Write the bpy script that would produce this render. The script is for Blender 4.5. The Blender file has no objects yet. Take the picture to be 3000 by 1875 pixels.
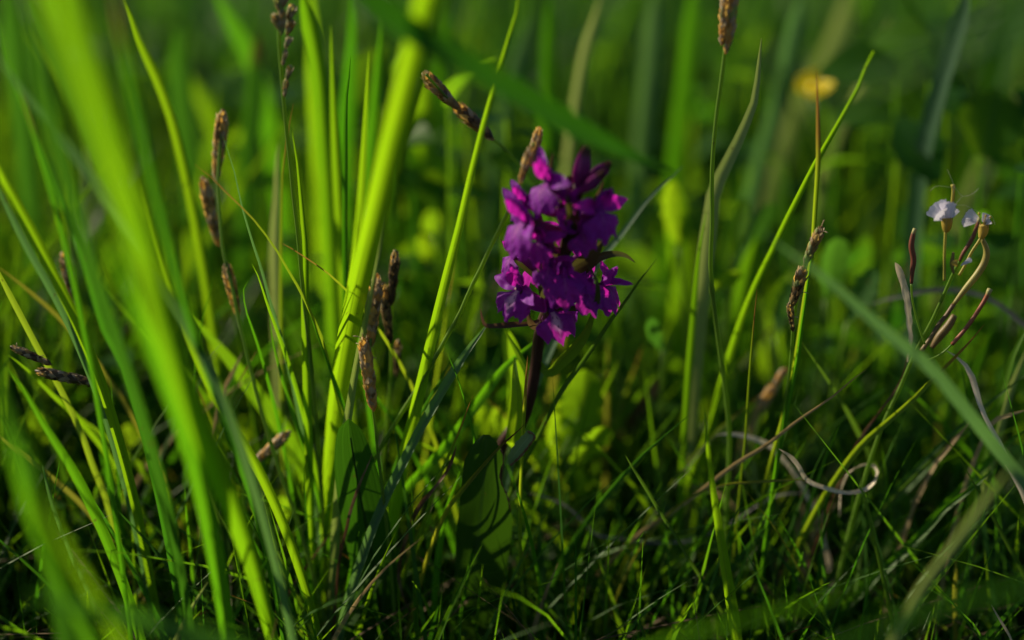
import bpy, math, random
import numpy as np
from mathutils import Vector, Matrix, Euler

random.seed(7)
rng = np.random.default_rng(11)
SC = bpy.context.scene
COL = SC.collection
R = math.radians

# ------------------------------------------------------------------ camera
PITCH = R(15.0)          # looking slightly down into the grass
DF = 0.37                # distance to the plane of sharp focus
FW = 0.266               # width of the picture at that plane
CENTRE = Vector((0.0, 0.0, 0.115))
VIEW = Vector((0.0, math.cos(PITCH), -math.sin(PITCH)))
CAM = CENTRE - VIEW * DF
cd = bpy.data.cameras.new('camera')
cd.sensor_width = 36.0
cd.lens = 36.0 * DF / FW
cd.clip_start = 0.005
cd.clip_end = 500.0
cd.dof.use_dof = True
cd.dof.focus_distance = DF
cd.dof.aperture_fstop = 3.1
cd.dof.aperture_blades = 9
cam = bpy.data.objects.new('camera', cd)
COL.objects.link(cam)
cam.location = CAM
cam.rotation_euler = (math.pi / 2 - PITCH, 0, 0)
SC.camera = cam
SC.render.resolution_x, SC.render.resolution_y = 1024, 640

# ------------------------------------------------------------------ sky, sun, exposure
SUN_FROM = Vector((-0.79, 0.36, 0.49)).normalized()      # low sun, to the left and beyond the flower
EL = math.asin(SUN_FROM.z)
AZ = math.atan2(SUN_FROM.x, SUN_FROM.y)
world = bpy.data.worlds.new('World')
SC.world = world
world.use_nodes = True
wn = world.node_tree
wn.nodes.clear()
sky = wn.nodes.new('ShaderNodeTexSky')
sky.sky_type = 'NISHITA'
sky.sun_disc = False
sky.sun_elevation = EL
sky.sun_rotation = AZ
sky.air_density = 1.0
sky.dust_density = 1.0
bg = wn.nodes.new('ShaderNodeBackground')
bg.inputs['Strength'].default_value = 0.05
wo = wn.nodes.new('ShaderNodeOutputWorld')
wn.links.new(sky.outputs[0], bg.inputs[0])
wn.links.new(bg.outputs[0], wo.inputs[0])
sl = bpy.data.lights.new('sun', 'SUN')
sl.energy = 5.0
sl.angle = R(0.6)
sl.color = (1.0, 0.86, 0.62)
sun = bpy.data.objects.new('sun', sl)
COL.objects.link(sun)
sun.location = (0, 0, 5)
sun.rotation_euler = (-SUN_FROM).to_track_quat('-Z', 'Y').to_euler()
SC.view_settings.view_transform = 'Standard'
SC.view_settings.look = 'None'
SC.view_settings.gamma = 1.0
SC.view_settings.exposure = 0.55
SC.cycles.use_denoising = True
SC.cycles.max_bounces = 10
SC.cycles.transmission_bounces = 8
SC.cycles.sample_clamp_indirect = 4.0

# ------------------------------------------------------------------ materials
def new_mat(name):
    m = bpy.data.materials.new(name)
    m.use_nodes = True
    m.node_tree.nodes.clear()
    return m, m.node_tree.nodes, m.node_tree.links

def leaf_mat(name, refl, trans, refl2=None, trans2=None, tfac=0.5, rough=0.45, spec=0.30, stripes=22, stripe_amt=0.55,
             tip=None, tip_len=0.0, island=False, blotch=0.25, bump=0.25, sheen=0.0, patch=None, patch_amt=0.0, vein=0.7, specks=0.6):
    """thin sheet: glossy diffuse face + light that shines through; veins run along the blade (UV x across, y along)"""
    refl2 = refl2 or tuple(c * 0.6 for c in refl)
    trans2 = trans2 or tuple(c * 0.7 for c in trans)
    m, N, L = new_mat(name)
    uv = N.new('ShaderNodeUVMap')
    sep = N.new('ShaderNodeSeparateXYZ'); L.new(uv.outputs[0], sep.inputs[0])
    # fine veins
    mul = N.new('ShaderNodeMath'); mul.operation = 'MULTIPLY'; mul.inputs[1].default_value = stripes
    L.new(sep.outputs[0], mul.inputs[0])
    comb = N.new('ShaderNodeCombineXYZ'); L.new(mul.outputs[0], comb.inputs[0])
    m2 = N.new('ShaderNodeMath'); m2.operation = 'MULTIPLY'; m2.inputs[1].default_value = 1.3
    L.new(sep.outputs[1], m2.inputs[0]); L.new(m2.outputs[0], comb.inputs[1])
    nz = N.new('ShaderNodeTexNoise'); nz.inputs['Scale'].default_value = 1.0; nz.inputs['Detail'].default_value = 2
    L.new(comb.outputs[0], nz.inputs[0])
    # large blotches + one random number per object or island
    tc = N.new('ShaderNodeTexCoord')
    nb = N.new('ShaderNodeTexNoise'); nb.inputs['Scale'].default_value = 90; nb.inputs['Detail'].default_value = 3
    L.new(tc.outputs['Object'], nb.inputs[0])
    if island:
        g = N.new('ShaderNodeNewGeometry'); pw = N.new('ShaderNodeMath'); pw.operation = 'POWER'; pw.inputs[1].default_value = 0.45
        L.new(g.outputs['Random Per Island'], pw.inputs[0]); rnd = pw.outputs[0]
    else:
        g = N.new('ShaderNodeObjectInfo'); rnd = g.outputs['Random']
    def mth(op, a, b):
        n = N.new('ShaderNodeMath'); n.operation = op
        for i, x in enumerate((a, b)):
            if isinstance(x, (int, float)): n.inputs[i].default_value = x
            else: L.new(x, n.inputs[i])
        return n.outputs[0]
    f = mth('ADD', mth('MULTIPLY', mth('SUBTRACT', nz.outputs[0], 0.5), stripe_amt * 2), mth('MULTIPLY', mth('SUBTRACT', nb.outputs[0], 0.5), blotch * 2))
    f = mth('ADD', f, rnd)
    cl = N.new('ShaderNodeClamp'); L.new(f, cl.inputs[0])
    def mixc(a, b, fac):
        n = N.new('ShaderNodeMix'); n.data_type = 'RGBA'
        if isinstance(fac, (int, float)): n.inputs['Factor'].default_value = fac
        else: L.new(fac, n.inputs['Factor'])
        for s, c in ((6, a), (7, b)):
            if isinstance(c, tuple): n.inputs[s].default_value = (*c, 1)
            else: L.new(c, n.inputs[s])
        return n.outputs[2]
    cr = mixc(refl, refl2, cl.outputs[0]); ct = mixc(trans, trans2, cl.outputs[0])
    if tip:
        mr = N.new('ShaderNodeMapRange'); mr.interpolation_type = 'SMOOTHSTEP'
        mr.inputs[1].default_value = tip_len; mr.inputs[2].default_value = tip_len * 0.35
        L.new(mth('ADD', sep.outputs[1], mth('MULTIPLY', mth('SUBTRACT', nb.outputs[0], 0.5), tip_len * 0.5)), mr.inputs[0])
        cr = mixc(cr, tip, mr.outputs[0]); ct = mixc(ct, tip, mr.outputs[0])
    # paler middle vein and a few brown specks
    mv = N.new('ShaderNodeMapRange'); mv.interpolation_type = 'SMOOTHSTEP'; mv.inputs[1].default_value = 0.05; mv.inputs[2].default_value = 0.015; mv.inputs[4].default_value = vein
    L.new(mth('ABSOLUTE', mth('SUBTRACT', sep.outputs[0], 0.5), 0), mv.inputs[0])
    hs = N.new('ShaderNodeHueSaturation'); hs.inputs['Value'].default_value = 1.7; hs.inputs['Saturation'].default_value = 0.85; L.new(cr, hs.inputs['Color'])
    cr = mixc(cr, hs.outputs[0], mv.outputs[0])
    hd = N.new('ShaderNodeHueSaturation'); hd.inputs['Value'].default_value = 0.55; L.new(ct, hd.inputs['Color'])
    ct = mixc(ct, hd.outputs[0], mv.outputs[0])
    if specks:
        ns = N.new('ShaderNodeTexNoise'); ns.inputs['Scale'].default_value = 420; ns.inputs['Detail'].default_value = 2
        L.new(tc.outputs['Object'], ns.inputs[0])
        rs = N.new('ShaderNodeMapRange'); rs.inputs[1].default_value = 0.70; rs.inputs[2].default_value = 0.76; rs.inputs[4].default_value = specks
        L.new(ns.outputs[0], rs.inputs[0])
        cr = mixc(cr, (0.10, 0.06, 0.02), rs.outputs[0]); ct = mixc(ct, (0.10, 0.06, 0.015), rs.outputs[0])
    if patch:
        np_ = N.new('ShaderNodeTexNoise'); np_.inputs['Scale'].default_value = 140; np_.inputs['Detail'].default_value = 4
        L.new(tc.outputs['Object'], np_.inputs[0])
        rp = N.new('ShaderNodeMapRange'); rp.inputs[1].default_value = 0.5; rp.inputs[2].default_value = 0.68; rp.inputs[4].default_value = patch_amt
        L.new(np_.outputs[0], rp.inputs[0])
        cr = mixc(cr, patch, rp.outputs[0]); ct = mixc(ct, patch, rp.outputs[0])
    p = N.new('ShaderNodeBsdfPrincipled')
    p.inputs['Roughness'].default_value = rough
    p.inputs['Specular IOR Level'].default_value = spec
    p.inputs['Sheen Weight'].default_value = sheen
    L.new(cr, p.inputs['Base Color'])
    bp = N.new('ShaderNodeBump'); bp.inputs['Strength'].default_value = bump; bp.inputs['Distance'].default_value = 0.0002
    L.new(nz.outputs[0], bp.inputs['Height']); L.new(bp.outputs[0], p.inputs['Normal'])
    t = N.new('ShaderNodeBsdfTranslucent'); L.new(ct, t.inputs[0]); L.new(bp.outputs[0], t.inputs['Normal'])
    mx = N.new('ShaderNodeMixShader'); mx.inputs[0].default_value = tfac
    L.new(p.outputs[0], mx.inputs[1]); L.new(t.outputs[0], mx.inputs[2])
    o = N.new('ShaderNodeOutputMaterial'); L.new(mx.outputs[0], o.inputs[0])
    return m

M = {}
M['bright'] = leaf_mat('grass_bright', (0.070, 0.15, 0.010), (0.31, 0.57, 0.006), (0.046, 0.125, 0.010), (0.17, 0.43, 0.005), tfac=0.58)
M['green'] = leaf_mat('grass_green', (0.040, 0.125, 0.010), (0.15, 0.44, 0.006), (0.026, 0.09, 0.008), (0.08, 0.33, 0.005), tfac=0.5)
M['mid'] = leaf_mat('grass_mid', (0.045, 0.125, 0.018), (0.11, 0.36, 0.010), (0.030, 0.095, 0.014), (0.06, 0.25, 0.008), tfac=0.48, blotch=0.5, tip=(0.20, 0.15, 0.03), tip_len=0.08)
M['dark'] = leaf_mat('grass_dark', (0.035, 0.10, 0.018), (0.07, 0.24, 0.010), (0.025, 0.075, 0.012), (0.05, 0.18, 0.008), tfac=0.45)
M['dim'] = leaf_mat('grass_painted_shade', (0.018, 0.065, 0.008), (0.028, 0.13, 0.004), (0.015, 0.05, 0.006), (0.02, 0.10, 0.003), tfac=0.45, spec=0.15)  # for the bent leaf: dark grass again, with shade put into the colour
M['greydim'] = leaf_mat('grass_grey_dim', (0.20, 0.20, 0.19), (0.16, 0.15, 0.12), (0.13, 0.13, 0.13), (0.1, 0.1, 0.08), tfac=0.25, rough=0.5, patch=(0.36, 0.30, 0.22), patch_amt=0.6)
M['blue'] = leaf_mat('grass_glaucous', (0.07, 0.15, 0.075), (0.17, 0.37, 0.07), (0.05, 0.12, 0.06), (0.12, 0.30, 0.06), tfac=0.4, rough=0.5)
M['pale'] = leaf_mat('grass_pale_sheath', (0.20, 0.27, 0.12), (0.40, 0.50, 0.12), (0.13, 0.22, 0.08), (0.30, 0.42, 0.08), tfac=0.45)
M['olive'] = leaf_mat('grass_olive', (0.13, 0.15, 0.025), (0.42, 0.42, 0.03), (0.10, 0.12, 0.02), (0.30, 0.33, 0.03), tfac=0.48)
M['tipped'] = leaf_mat('grass_brown_tip', (0.07, 0.14, 0.014), (0.40, 0.56, 0.014), (0.045, 0.10, 0.012), (0.28, 0.44, 0.012), tip=(0.30, 0.16, 0.03), tip_len=0.16)
M['yellowing'] = leaf_mat('grass_yellowing', (0.20, 0.17, 0.025), (0.60, 0.50, 0.03), (0.12, 0.15, 0.02), (0.40, 0.45, 0.02), tip=(0.10, 0.04, 0.02), tip_len=0.16)
M['straw'] = leaf_mat('grass_straw', (0.42, 0.33, 0.18), (0.46, 0.34, 0.15), (0.30, 0.22, 0.12), (0.33, 0.22, 0.10), tfac=0.35, rough=0.55, patch=(0.22, 0.15, 0.08), patch_amt=0.5)
M['greydead'] = leaf_mat('grass_grey_dead', (0.80, 0.71, 0.54), (0.66, 0.54, 0.36), (0.60, 0.53, 0.42), (0.45, 0.4, 0.3), tfac=0.25, rough=0.5, stripe_amt=0.7, patch=(0.30, 0.22, 0.13), patch_amt=0.5, bump=0.5)
M['browndead'] = leaf_mat('grass_brown_dead', (0.16, 0.09, 0.045), (0.22, 0.10, 0.04), (0.09, 0.05, 0.03), (0.12, 0.06, 0.03), tfac=0.3, rough=0.55, patch=(0.36, 0.27, 0.18), patch_amt=0.5)
M['culm'] = leaf_mat('grass_stem', (0.13, 0.24, 0.03), (0.40, 0.60, 0.02), (0.09, 0.18, 0.022), (0.28, 0.46, 0.015), tfac=0.4, rough=0.38, stripes=14)
M['culm_dark'] = leaf_mat('grass_stem_dark', (0.065, 0.14, 0.02), (0.18, 0.36, 0.02), (0.045, 0.10, 0.014), (0.12, 0.26, 0.015), tfac=0.3, rough=0.4, stripes=14)
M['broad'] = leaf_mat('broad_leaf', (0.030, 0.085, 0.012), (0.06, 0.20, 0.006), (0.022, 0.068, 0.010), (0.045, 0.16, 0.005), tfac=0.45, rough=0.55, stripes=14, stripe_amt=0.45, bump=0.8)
M['orchid_leaf'] = leaf_mat('orchid_leaf', (0.05, 0.12, 0.022), (0.28, 0.44, 0.010), (0.04, 0.10, 0.02), (0.22, 0.38, 0.010), tfac=0.5, rough=0.5, stripes=12, stripe_amt=0.2)
M['basal_leaf_shaded'] = leaf_mat('basal_leaf_shaded', (0.032, 0.08, 0.012), (0.05, 0.14, 0.004), (0.025, 0.065, 0.010), (0.04, 0.11, 0.004), tfac=0.4, rough=0.5, stripes=12, stripe_amt=0.2)  # darker copy of the orchid leaf, the shade on it painted into the colour
M['leaf_under'] = leaf_mat('leaf_underside', (0.16, 0.24, 0.14), (0.2, 0.33, 0.1), (0.12, 0.19, 0.11), (0.15, 0.26, 0.08), tfac=0.3, rough=0.6, blotch=0.5, bump=0.6)
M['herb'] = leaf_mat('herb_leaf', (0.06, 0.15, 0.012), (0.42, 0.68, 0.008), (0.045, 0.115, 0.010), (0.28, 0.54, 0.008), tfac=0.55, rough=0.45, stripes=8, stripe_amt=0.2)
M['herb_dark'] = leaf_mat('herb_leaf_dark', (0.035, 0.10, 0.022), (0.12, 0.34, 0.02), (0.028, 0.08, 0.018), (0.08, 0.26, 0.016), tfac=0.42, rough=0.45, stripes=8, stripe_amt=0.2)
M['meadow'] = leaf_mat('meadow_grass', (0.048, 0.13, 0.008), (0.32, 0.58, 0.005), (0.010, 0.048, 0.006), (0.016, 0.12, 0.004), tfac=0.5, island=True, blotch=0.15, spec=0.12, specks=0)
M['tangle'] = leaf_mat('tangle_grass', (0.055, 0.15, 0.012), (0.30, 0.56, 0.006), (0.022, 0.085, 0.010), (0.06, 0.26, 0.006), tfac=0.5, island=True, blotch=0.2, spec=0.3, specks=0)
M['cover'] = leaf_mat('ground_cover_leaf', (0.055, 0.15, 0.012), (0.34, 0.60, 0.008), (0.016, 0.065, 0.012), (0.04, 0.20, 0.008), tfac=0.55, island=True, blotch=0.15, spec=0.08, specks=0.3, stripes=6)
M['meadow_far'] = leaf_mat('meadow_grass_far', (0.036, 0.11, 0.008), (0.18, 0.46, 0.006), (0.006, 0.036, 0.013), (0.006, 0.07, 0.016), tfac=0.45, island=True, blotch=0.15, spec=0.12, specks=0)
M['thatch'] = leaf_mat('thatch', (0.14, 0.10, 0.05), (0.14, 0.09, 0.04), (0.05, 0.035, 0.02), (0.08, 0.05, 0.02), tfac=0.25, rough=0.7, island=True)
# orchid colours
M['petal'] = leaf_mat('orchid_petal', vein=0.25, specks=0, refl=(0.30, 0.020, 0.48), trans=(0.76, 0.022, 0.56), refl2=(0.17, 0.011, 0.33), trans2=(0.52, 0.014, 0.46), tfac=0.46, rough=0.55, spec=0.2, stripes=16, stripe_amt=0.3, blotch=0.3, sheen=0.0, bump=0.5)
M['bud'] = leaf_mat('orchid_bud', vein=0.25, specks=0, refl=(0.26, 0.03, 0.26), trans=(0.60, 0.04, 0.36), refl2=(0.15, 0.02, 0.16), trans2=(0.40, 0.03, 0.24), tfac=0.38, rough=0.42, stripes=10, tip=(0.10, 0.035, 0.03), tip_len=0.3)
M['bract'] = leaf_mat('orchid_bract', (0.050, 0.045, 0.022), (0.12, 0.13, 0.02), (0.06, 0.025, 0.035), (0.14, 0.06, 0.04), tfac=0.32, rough=0.5, spec=0.25, stripes=14)
M['bract_green'] = leaf_mat('orchid_bract_green', (0.045, 0.085, 0.022), (0.12, 0.22, 0.02), (0.05, 0.05, 0.025), (0.12, 0.12, 0.03), tfac=0.3, rough=0.4, stripes=14)
M['stem_purple'] = leaf_mat('orchid_stem', (0.052, 0.020, 0.022), (0.10, 0.03, 0.02), (0.05, 0.03, 0.02), (0.06, 0.03, 0.02), tfac=0.1, rough=0.4, stripes=12)
# spikes and pods
M['scale_brown'] = leaf_mat('scale_brown', (0.42, 0.30, 0.13), (0.62, 0.44, 0.14), (0.17, 0.115, 0.05), (0.32, 0.21, 0.07), tfac=0.5, rough=0.45, stripes=6)
M['scale_gold'] = leaf_mat('scale_gold', (0.70, 0.50, 0.18), (0.88, 0.60, 0.14), (0.54, 0.32, 0.09), (0.75, 0.42, 0.08), tfac=0.5, rough=0.45, stripes=6)
M['scale_dark'] = leaf_mat('scale_dark', (0.12, 0.085, 0.05), (0.24, 0.16, 0.06), (0.03, 0.02, 0.014), (0.08, 0.05, 0.02), tfac=0.3, rough=0.45, stripes=6)
M['scale_pale'] = leaf_mat('scale_pale', (0.52, 0.43, 0.30), (0.62, 0.48, 0.26), (0.36, 0.28, 0.18), (0.45, 0.32, 0.16), tfac=0.4, rough=0.5, stripes=6)
M['scale_green'] = leaf_mat('scale_green', (0.26, 0.36, 0.12), (0.58, 0.70, 0.12), (0.20, 0.18, 0.11), (0.42, 0.36, 0.12), tfac=0.4, rough=0.45, stripes=6)
M['pod'] = leaf_mat('pod_red', (0.34, 0.11, 0.06), (0.42, 0.14, 0.05), (0.10, 0.035, 0.03), (0.16, 0.06, 0.03), tfac=0.2, rough=0.4, tip=(0.35, 0.33, 0.14), tip_len=0.12)
M['pod_green'] = leaf_mat('pod_green', (0.38, 0.37, 0.09), (0.6, 0.56, 0.07), (0.15, 0.09, 0.05), (0.22, 0.12, 0.04), tfac=0.25, rough=0.4, blotch=0.7)
M['silk'] = leaf_mat('silk', (0.7, 0.7, 0.68), (0.6, 0.6, 0.58), (0.6, 0.6, 0.6), (0.5, 0.5, 0.5), rough=0.3, specks=0, vein=0)
M['stalk_yellow'] = leaf_mat('stalk_yellow', (0.42, 0.42, 0.07), (0.6, 0.6, 0.06), (0.34, 0.30, 0.06), (0.5, 0.42, 0.05), tfac=0.35, rough=0.45)
M['lilac'] = leaf_mat('lilac_petal', vein=0.25, specks=0, refl=(0.80, 0.79, 0.88), trans=(0.70, 0.68, 0.78), refl2=(0.68, 0.65, 0.84), trans2=(0.6, 0.57, 0.75), tfac=0.4, rough=0.5, stripes=14, bump=0.6)
M['calyx'] = leaf_mat('calyx_yellow', (0.46, 0.36, 0.08), (0.62, 0.46, 0.08), (0.36, 0.27, 0.05), (0.5, 0.36, 0.05), tfac=0.35, rough=0.45)
M['yellow'] = leaf_mat('buttercup_petal', vein=0.25, specks=0, refl=(0.88, 0.76, 0.010), trans=(0.92, 0.78, 0.01), refl2=(0.86, 0.70, 0.010), trans2=(0.88, 0.72, 0.01), tfac=0.35, rough=0.3)

def lip_material(name, lo, hi, pale):
    m, N, L = new_mat(name)
    uv = N.new('ShaderNodeUVMap')
    sep = N.new('ShaderNodeSeparateXYZ'); L.new(uv.outputs[0], sep.inputs[0])
    def mth(op, a, b=0.0):
        n = N.new('ShaderNodeMath'); n.operation = op
        for i, x in enumerate((a, b)):
            if isinstance(x, (int, float)): n.inputs[i].default_value = x
            else: L.new(x, n.inputs[i])
        return n.outputs[0]
    uu = mth('SUBTRACT', sep.outputs[0], 0.5)
    au = mth('ABSOLUTE', uu)
    nz = N.new('ShaderNodeTexNoise'); nz.inputs['Scale'].default_value = 7; nz.inputs['Detail'].default_value = 3
    L.new(uv.outputs[0], nz.inputs[0])
    # pale heart of the lip: near the throat and the middle line
    d = mth('ADD', mth('MULTIPLY', au, 2.3), mth('MULTIPLY', sep.outputs[1], 1.05))
    d = mth('ADD', d, mth('MULTIPLY', mth('SUBTRACT', nz.outputs[0], 0.5), 0.5))
    mr = N.new('ShaderNodeMapRange'); mr.interpolation_type = 'SMOOTHSTEP'
    mr.inputs[1].default_value = lo; mr.inputs[2].default_value = hi; mr.inputs[3].default_value = 1; mr.inputs[4].default_value = 0
    L.new(d, mr.inputs[0])
    # dark dashes and loops
    vo = N.new('ShaderNodeTexVoronoi'); vo.inputs['Scale'].default_value = 7.5
    mp = N.new('ShaderNodeMapping'); mp.inputs['Scale'].default_value = (1.25, 0.62, 1)
    L.new(uv.outputs[0], mp.inputs[0])
    L.new(mp.outputs[0], vo.inputs[0])
    sp = N.new('ShaderNodeMapRange'); sp.inputs[1].default_value = 0.30; sp.inputs[2].default_value = 0.20; sp.inputs[3].default_value = 0; sp.inputs[4].default_value = 1
    L.new(mth('ADD', vo.outputs['Distance'], mth('MULTIPLY', mth('SUBTRACT', nz.outputs[0], 0.5), 0.25)), sp.inputs[0])
    def mixc(a, b, fac):
        n = N.new('ShaderNodeMix'); n.data_type = 'RGBA'
        L.new(fac, n.inputs['Factor'])
        for s, c in ((6, a), (7, b)):
            if isinstance(c, tuple): n.inputs[s].default_value = (*c, 1)
            else: L.new(c, n.inputs[s])
        return n.outputs[2]
    base = mixc((0.31, 0.020, 0.46), (0.15, 0.010, 0.30), nz.outputs[0])
    base = mixc(base, pale, mr.outputs[0])
    col = mixc(base, (0.12, 0.006, 0.15), mth('MULTIPLY', sp.outputs[0], 0.85))
    tr = mixc(col, (0.60, 0.03, 0.44), mth('MULTIPLY', mth('SUBTRACT', 1.0, mr.outputs[0]), 0.75))
    p = N.new('ShaderNodeBsdfPrincipled'); p.inputs['Roughness'].default_value = 0.55; p.inputs['Specular IOR Level'].default_value = 0.2
    L.new(col, p.inputs['Base Color'])
    n2 = N.new('ShaderNodeTexNoise'); n2.inputs['Scale'].default_value = 45; L.new(uv.outputs[0], n2.inputs[0])
    bp = N.new('ShaderNodeBump'); bp.inputs['Strength'].default_value = 0.6; bp.inputs['Distance'].default_value = 0.00015
    L.new(n2.outputs[0], bp.inputs['Height']); L.new(bp.outputs[0], p.inputs['Normal'])
    t = N.new('ShaderNodeBsdfTranslucent'); L.new(tr, t.inputs[0])
    mx = N.new('ShaderNodeMixShader'); mx.inputs[0].default_value = 0.42
    L.new(p.outputs[0], mx.inputs[1]); L.new(t.outputs[0], mx.inputs[2])
    o = N.new('ShaderNodeOutputMaterial'); L.new(mx.outputs[0], o.inputs[0])
    return m
M['lip'] = lip_material('orchid_lip', 0.15, 0.7, (0.36, 0.06, 0.40))
M['lip_pale'] = lip_material('orchid_lip_pale_heart', 0.38, 0.98, (0.68, 0.38, 0.68))

def soil_material():
    m, N, L = new_mat('soil')
    tc = N.new('ShaderNodeTexCoord')
    nz = N.new('ShaderNodeTexNoise'); nz.inputs['Scale'].default_value = 60; nz.inputs['Detail'].default_value = 8
    L.new(tc.outputs['Object'], nz.inputs[0])
    n2 = N.new('ShaderNodeTexNoise'); n2.inputs['Scale'].default_value = 4; n2.inputs['Detail'].default_value = 4
    L.new(tc.outputs['Object'], n2.inputs[0])
    r1 = N.new('ShaderNodeValToRGB')
    r1.color_ramp.elements[0].position = 0.3; r1.color_ramp.elements[0].color = (0.018, 0.013, 0.008, 1)
    r1.color_ramp.elements[1].position = 0.7; r1.color_ramp.elements[1].color = (0.06, 0.045, 0.022, 1)
    L.new(nz.outputs[0], r1.inputs[0])
    mx = N.new('ShaderNodeMix'); mx.data_type = 'RGBA'; mx.inputs[7].default_value = (0.03, 0.055, 0.012, 1)
    L.new(n2.outputs[0], mx.inputs['Factor']); L.new(r1.outputs[0], mx.inputs[6])
    p = N.new('ShaderNodeBsdfPrincipled'); p.inputs['Roughness'].default_value = 0.9
    L.new(mx.outputs[2], p.inputs['Base Color'])
    bp = N.new('ShaderNodeBump'); bp.inputs['Strength'].default_value = 0.8; bp.inputs['Distance'].default_value = 0.01
    L.new(nz.outputs[0], bp.inputs['Height']); L.new(bp.outputs[0], p.inputs['Normal'])
    o = N.new('ShaderNodeOutputMaterial'); L.new(p.outputs[0], o.inputs[0])
    return m
M['soil'] = soil_material()

# ------------------------------------------------------------------ geometry helpers
RX, RY, RZ = Vector((1, 0, 0)), Vector((0, math.sin(PITCH), math.cos(PITCH))), -VIEW
TILES = {'A': (0, 0, 1.609), 'B': (900, 0, 1.609), 'C': (1900, 0, 1.608), 'D': (0, 935, 1.609), 'E': (900, 935, 1.609),
         'F': (1900, 935, 1.608), 'W': (0, 0, 0.8067), 'G': (1350, 380, 2.16), 'H': (2450, 500, 1.89), 'I': (950, 650, 2.52),
         'J': (550, 280, 2.16), 'K': (1400, 1000, 1.728), 'L': (1900, 500, 2.16)}
def at(tile, x, y, Y):
    """the point of the upright plane world-y = Y (cm) that is sighted at x, y in a survey view of the photograph"""
    ox, oy, s = TILES[tile]
    X, Yp = ox + x / s, oy + y / s
    d = VIEW + RX * ((X - 1500) / 3000 * FW / DF) + RY * (-(Yp - 937.5) / 3000 * FW / DF)
    k = (Y * 0.01 - CAM.y) / d.y
    return CAM + d * k
def px(tile, w, p):
    """a width in survey pixels as metres at point p"""
    return w / TILES[tile][2] / 3000 * FW / DF * ((p - CAM).dot(VIEW))
def pts(s):
    return [tuple(float(c) for c in q.split(',')) for q in s.split()]
def track(tile, s, Y0, Y1):
    q = pts(s); n = len(q); out = []
    for i, a in enumerate(q):
        Y = a[2] if len(a) > 2 else Y0 + (Y1 - Y0) * i / max(1, n - 1)
        out.append(at(tile, a[0], a[1], Y))
    return out
def to_ground(P, zend=-0.006, bend=0.16):
    P = list(P); d = (P[-1] - P[-2]).normalized()
    for _ in range(60):
        if P[-1].z <= zend: break
        d = (d * (1 - bend) + Vector((0, 0, -1)) * bend).normalized()
        step = min(0.012, max(0.004, P[-1].z - zend + 0.001))
        P.append(P[-1] + d * step)
    return P
def spline(P, n):
    """n+1 points, evenly by length, on a Catmull-Rom curve through P"""
    P = [Vector(p) for p in P]
    if len(P) == 2: P = [P[0], P[0].lerp(P[1], .5), P[1]]
    Q = [P[0] * 2 - P[1]] + P + [P[-1] * 2 - P[-2]]
    dense = []
    for i in range(1, len(Q) - 2):
        a, b, c, d = Q[i - 1:i + 3]
        for k in range(10):
            t = k / 10
            dense.append(0.5 * (2 * b + (c - a) * t + (2 * a - 5 * b + 4 * c - d) * t * t + (3 * b - a - 3 * c + d) * t ** 3))
    dense.append(P[-1])
    L = [0.0]
    for a, b in zip(dense, dense[1:]): L.append(L[-1] + (b - a).length)
    out = []; j = 0
    for i in range(n + 1):
        s = L[-1] * i / n
        while j < len(L) - 2 and L[j + 1] < s: j += 1
        seg = L[j + 1] - L[j]
        out.append(dense[j].lerp(dense[j + 1], 0 if seg == 0 else min(1, (s - L[j]) / seg)))
    return out, L[-1]
def make_mesh(name, V, F, UV, mat, smooth=True):
    me = bpy.data.meshes.new(name)
    me.from_pydata([tuple(v) for v in V], [], F)
    if UV is not None:
        lay = me.uv_layers.new(name='UVMap')
        for pl in me.polygons:
            for li in pl.loop_indices:
                lay.data[li].uv = UV[me.loops[li].vertex_index]
    if smooth:
        me.polygons.foreach_set('use_smooth', [True] * len(me.polygons))
    me.materials.append(M[mat] if isinstance(mat, str) else mat)
    me.update()
    return me
def link(name, me, parent=None, loc=None):
    o = bpy.data.objects.new(name, me)
    COL.objects.link(o)
    if parent is not None: o.parent = parent
    if loc is not None: o.location = loc
    return o
def tag(o, label=None, cat=None, group=None, kind=None):
    if label: o['label'] = label
    if cat: o['category'] = cat
    if group: o['group'] = group
    if kind: o['kind'] = kind
    return o
def grid_faces(nu, nv):
    return [(i * nu + j, i * nu + j + 1, (i + 1) * nu + j + 1, (i + 1) * nu + j) for i in range(nv - 1) for j in range(nu - 1)]

def ribbon(P, width, roll=0.0, twist=0.0, fold=25.0, nu=5, n=None, prof=None, org=Vector(), facing=None, ripple=0.0, thick_mid=0.0):
    """a long leaf along P (tip first); width in metres, or a function of v; folded along its middle vein"""
    n = n or max(10, min(34, len(P) * 4))
    C, length = spline(P, n)
    V, UV = [], []
    fa = math.tan(R(fold)); ph = random.random() * 6
    prev = None
    for i, c in enumerate(C):
        v = i / n
        t = (C[min(n, i + 1)] - C[max(0, i - 1)]).normalized()
        f = (facing if facing is not None else (CAM - c)).normalized()
        nrm = f - t * f.dot(t)
        if nrm.length < 0.15 and prev is not None: nrm = prev - t * prev.dot(t)
        nrm.normalize()
        if prev is not None:
            nrm = (nrm * 0.6 + (prev - t * prev.dot(t)) * 0.4).normalized()
        prev = nrm.copy()
        a = R(roll + twist * (v - 0.4))
        side = t.cross(nrm)
        s2 = side * math.cos(a) + nrm * math.sin(a); n2 = nrm * math.cos(a) - side * math.sin(a)
        w = (width(v) if callable(width) else width * (prof(v) if prof else 1.0)) * 0.5
        for j in range(nu):
            u = -1 + 2 * j / (nu - 1)
            h = -(1 - abs(u)) * w * fa * 0.9 + ripple * w * math.sin(v * 40 + ph + u) * u * u
            V.append(c + s2 * (u * w) + n2 * h - org)
            UV.append(((u + 1) / 2, v))
    return V, grid_faces(nu, n + 1), UV
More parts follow.
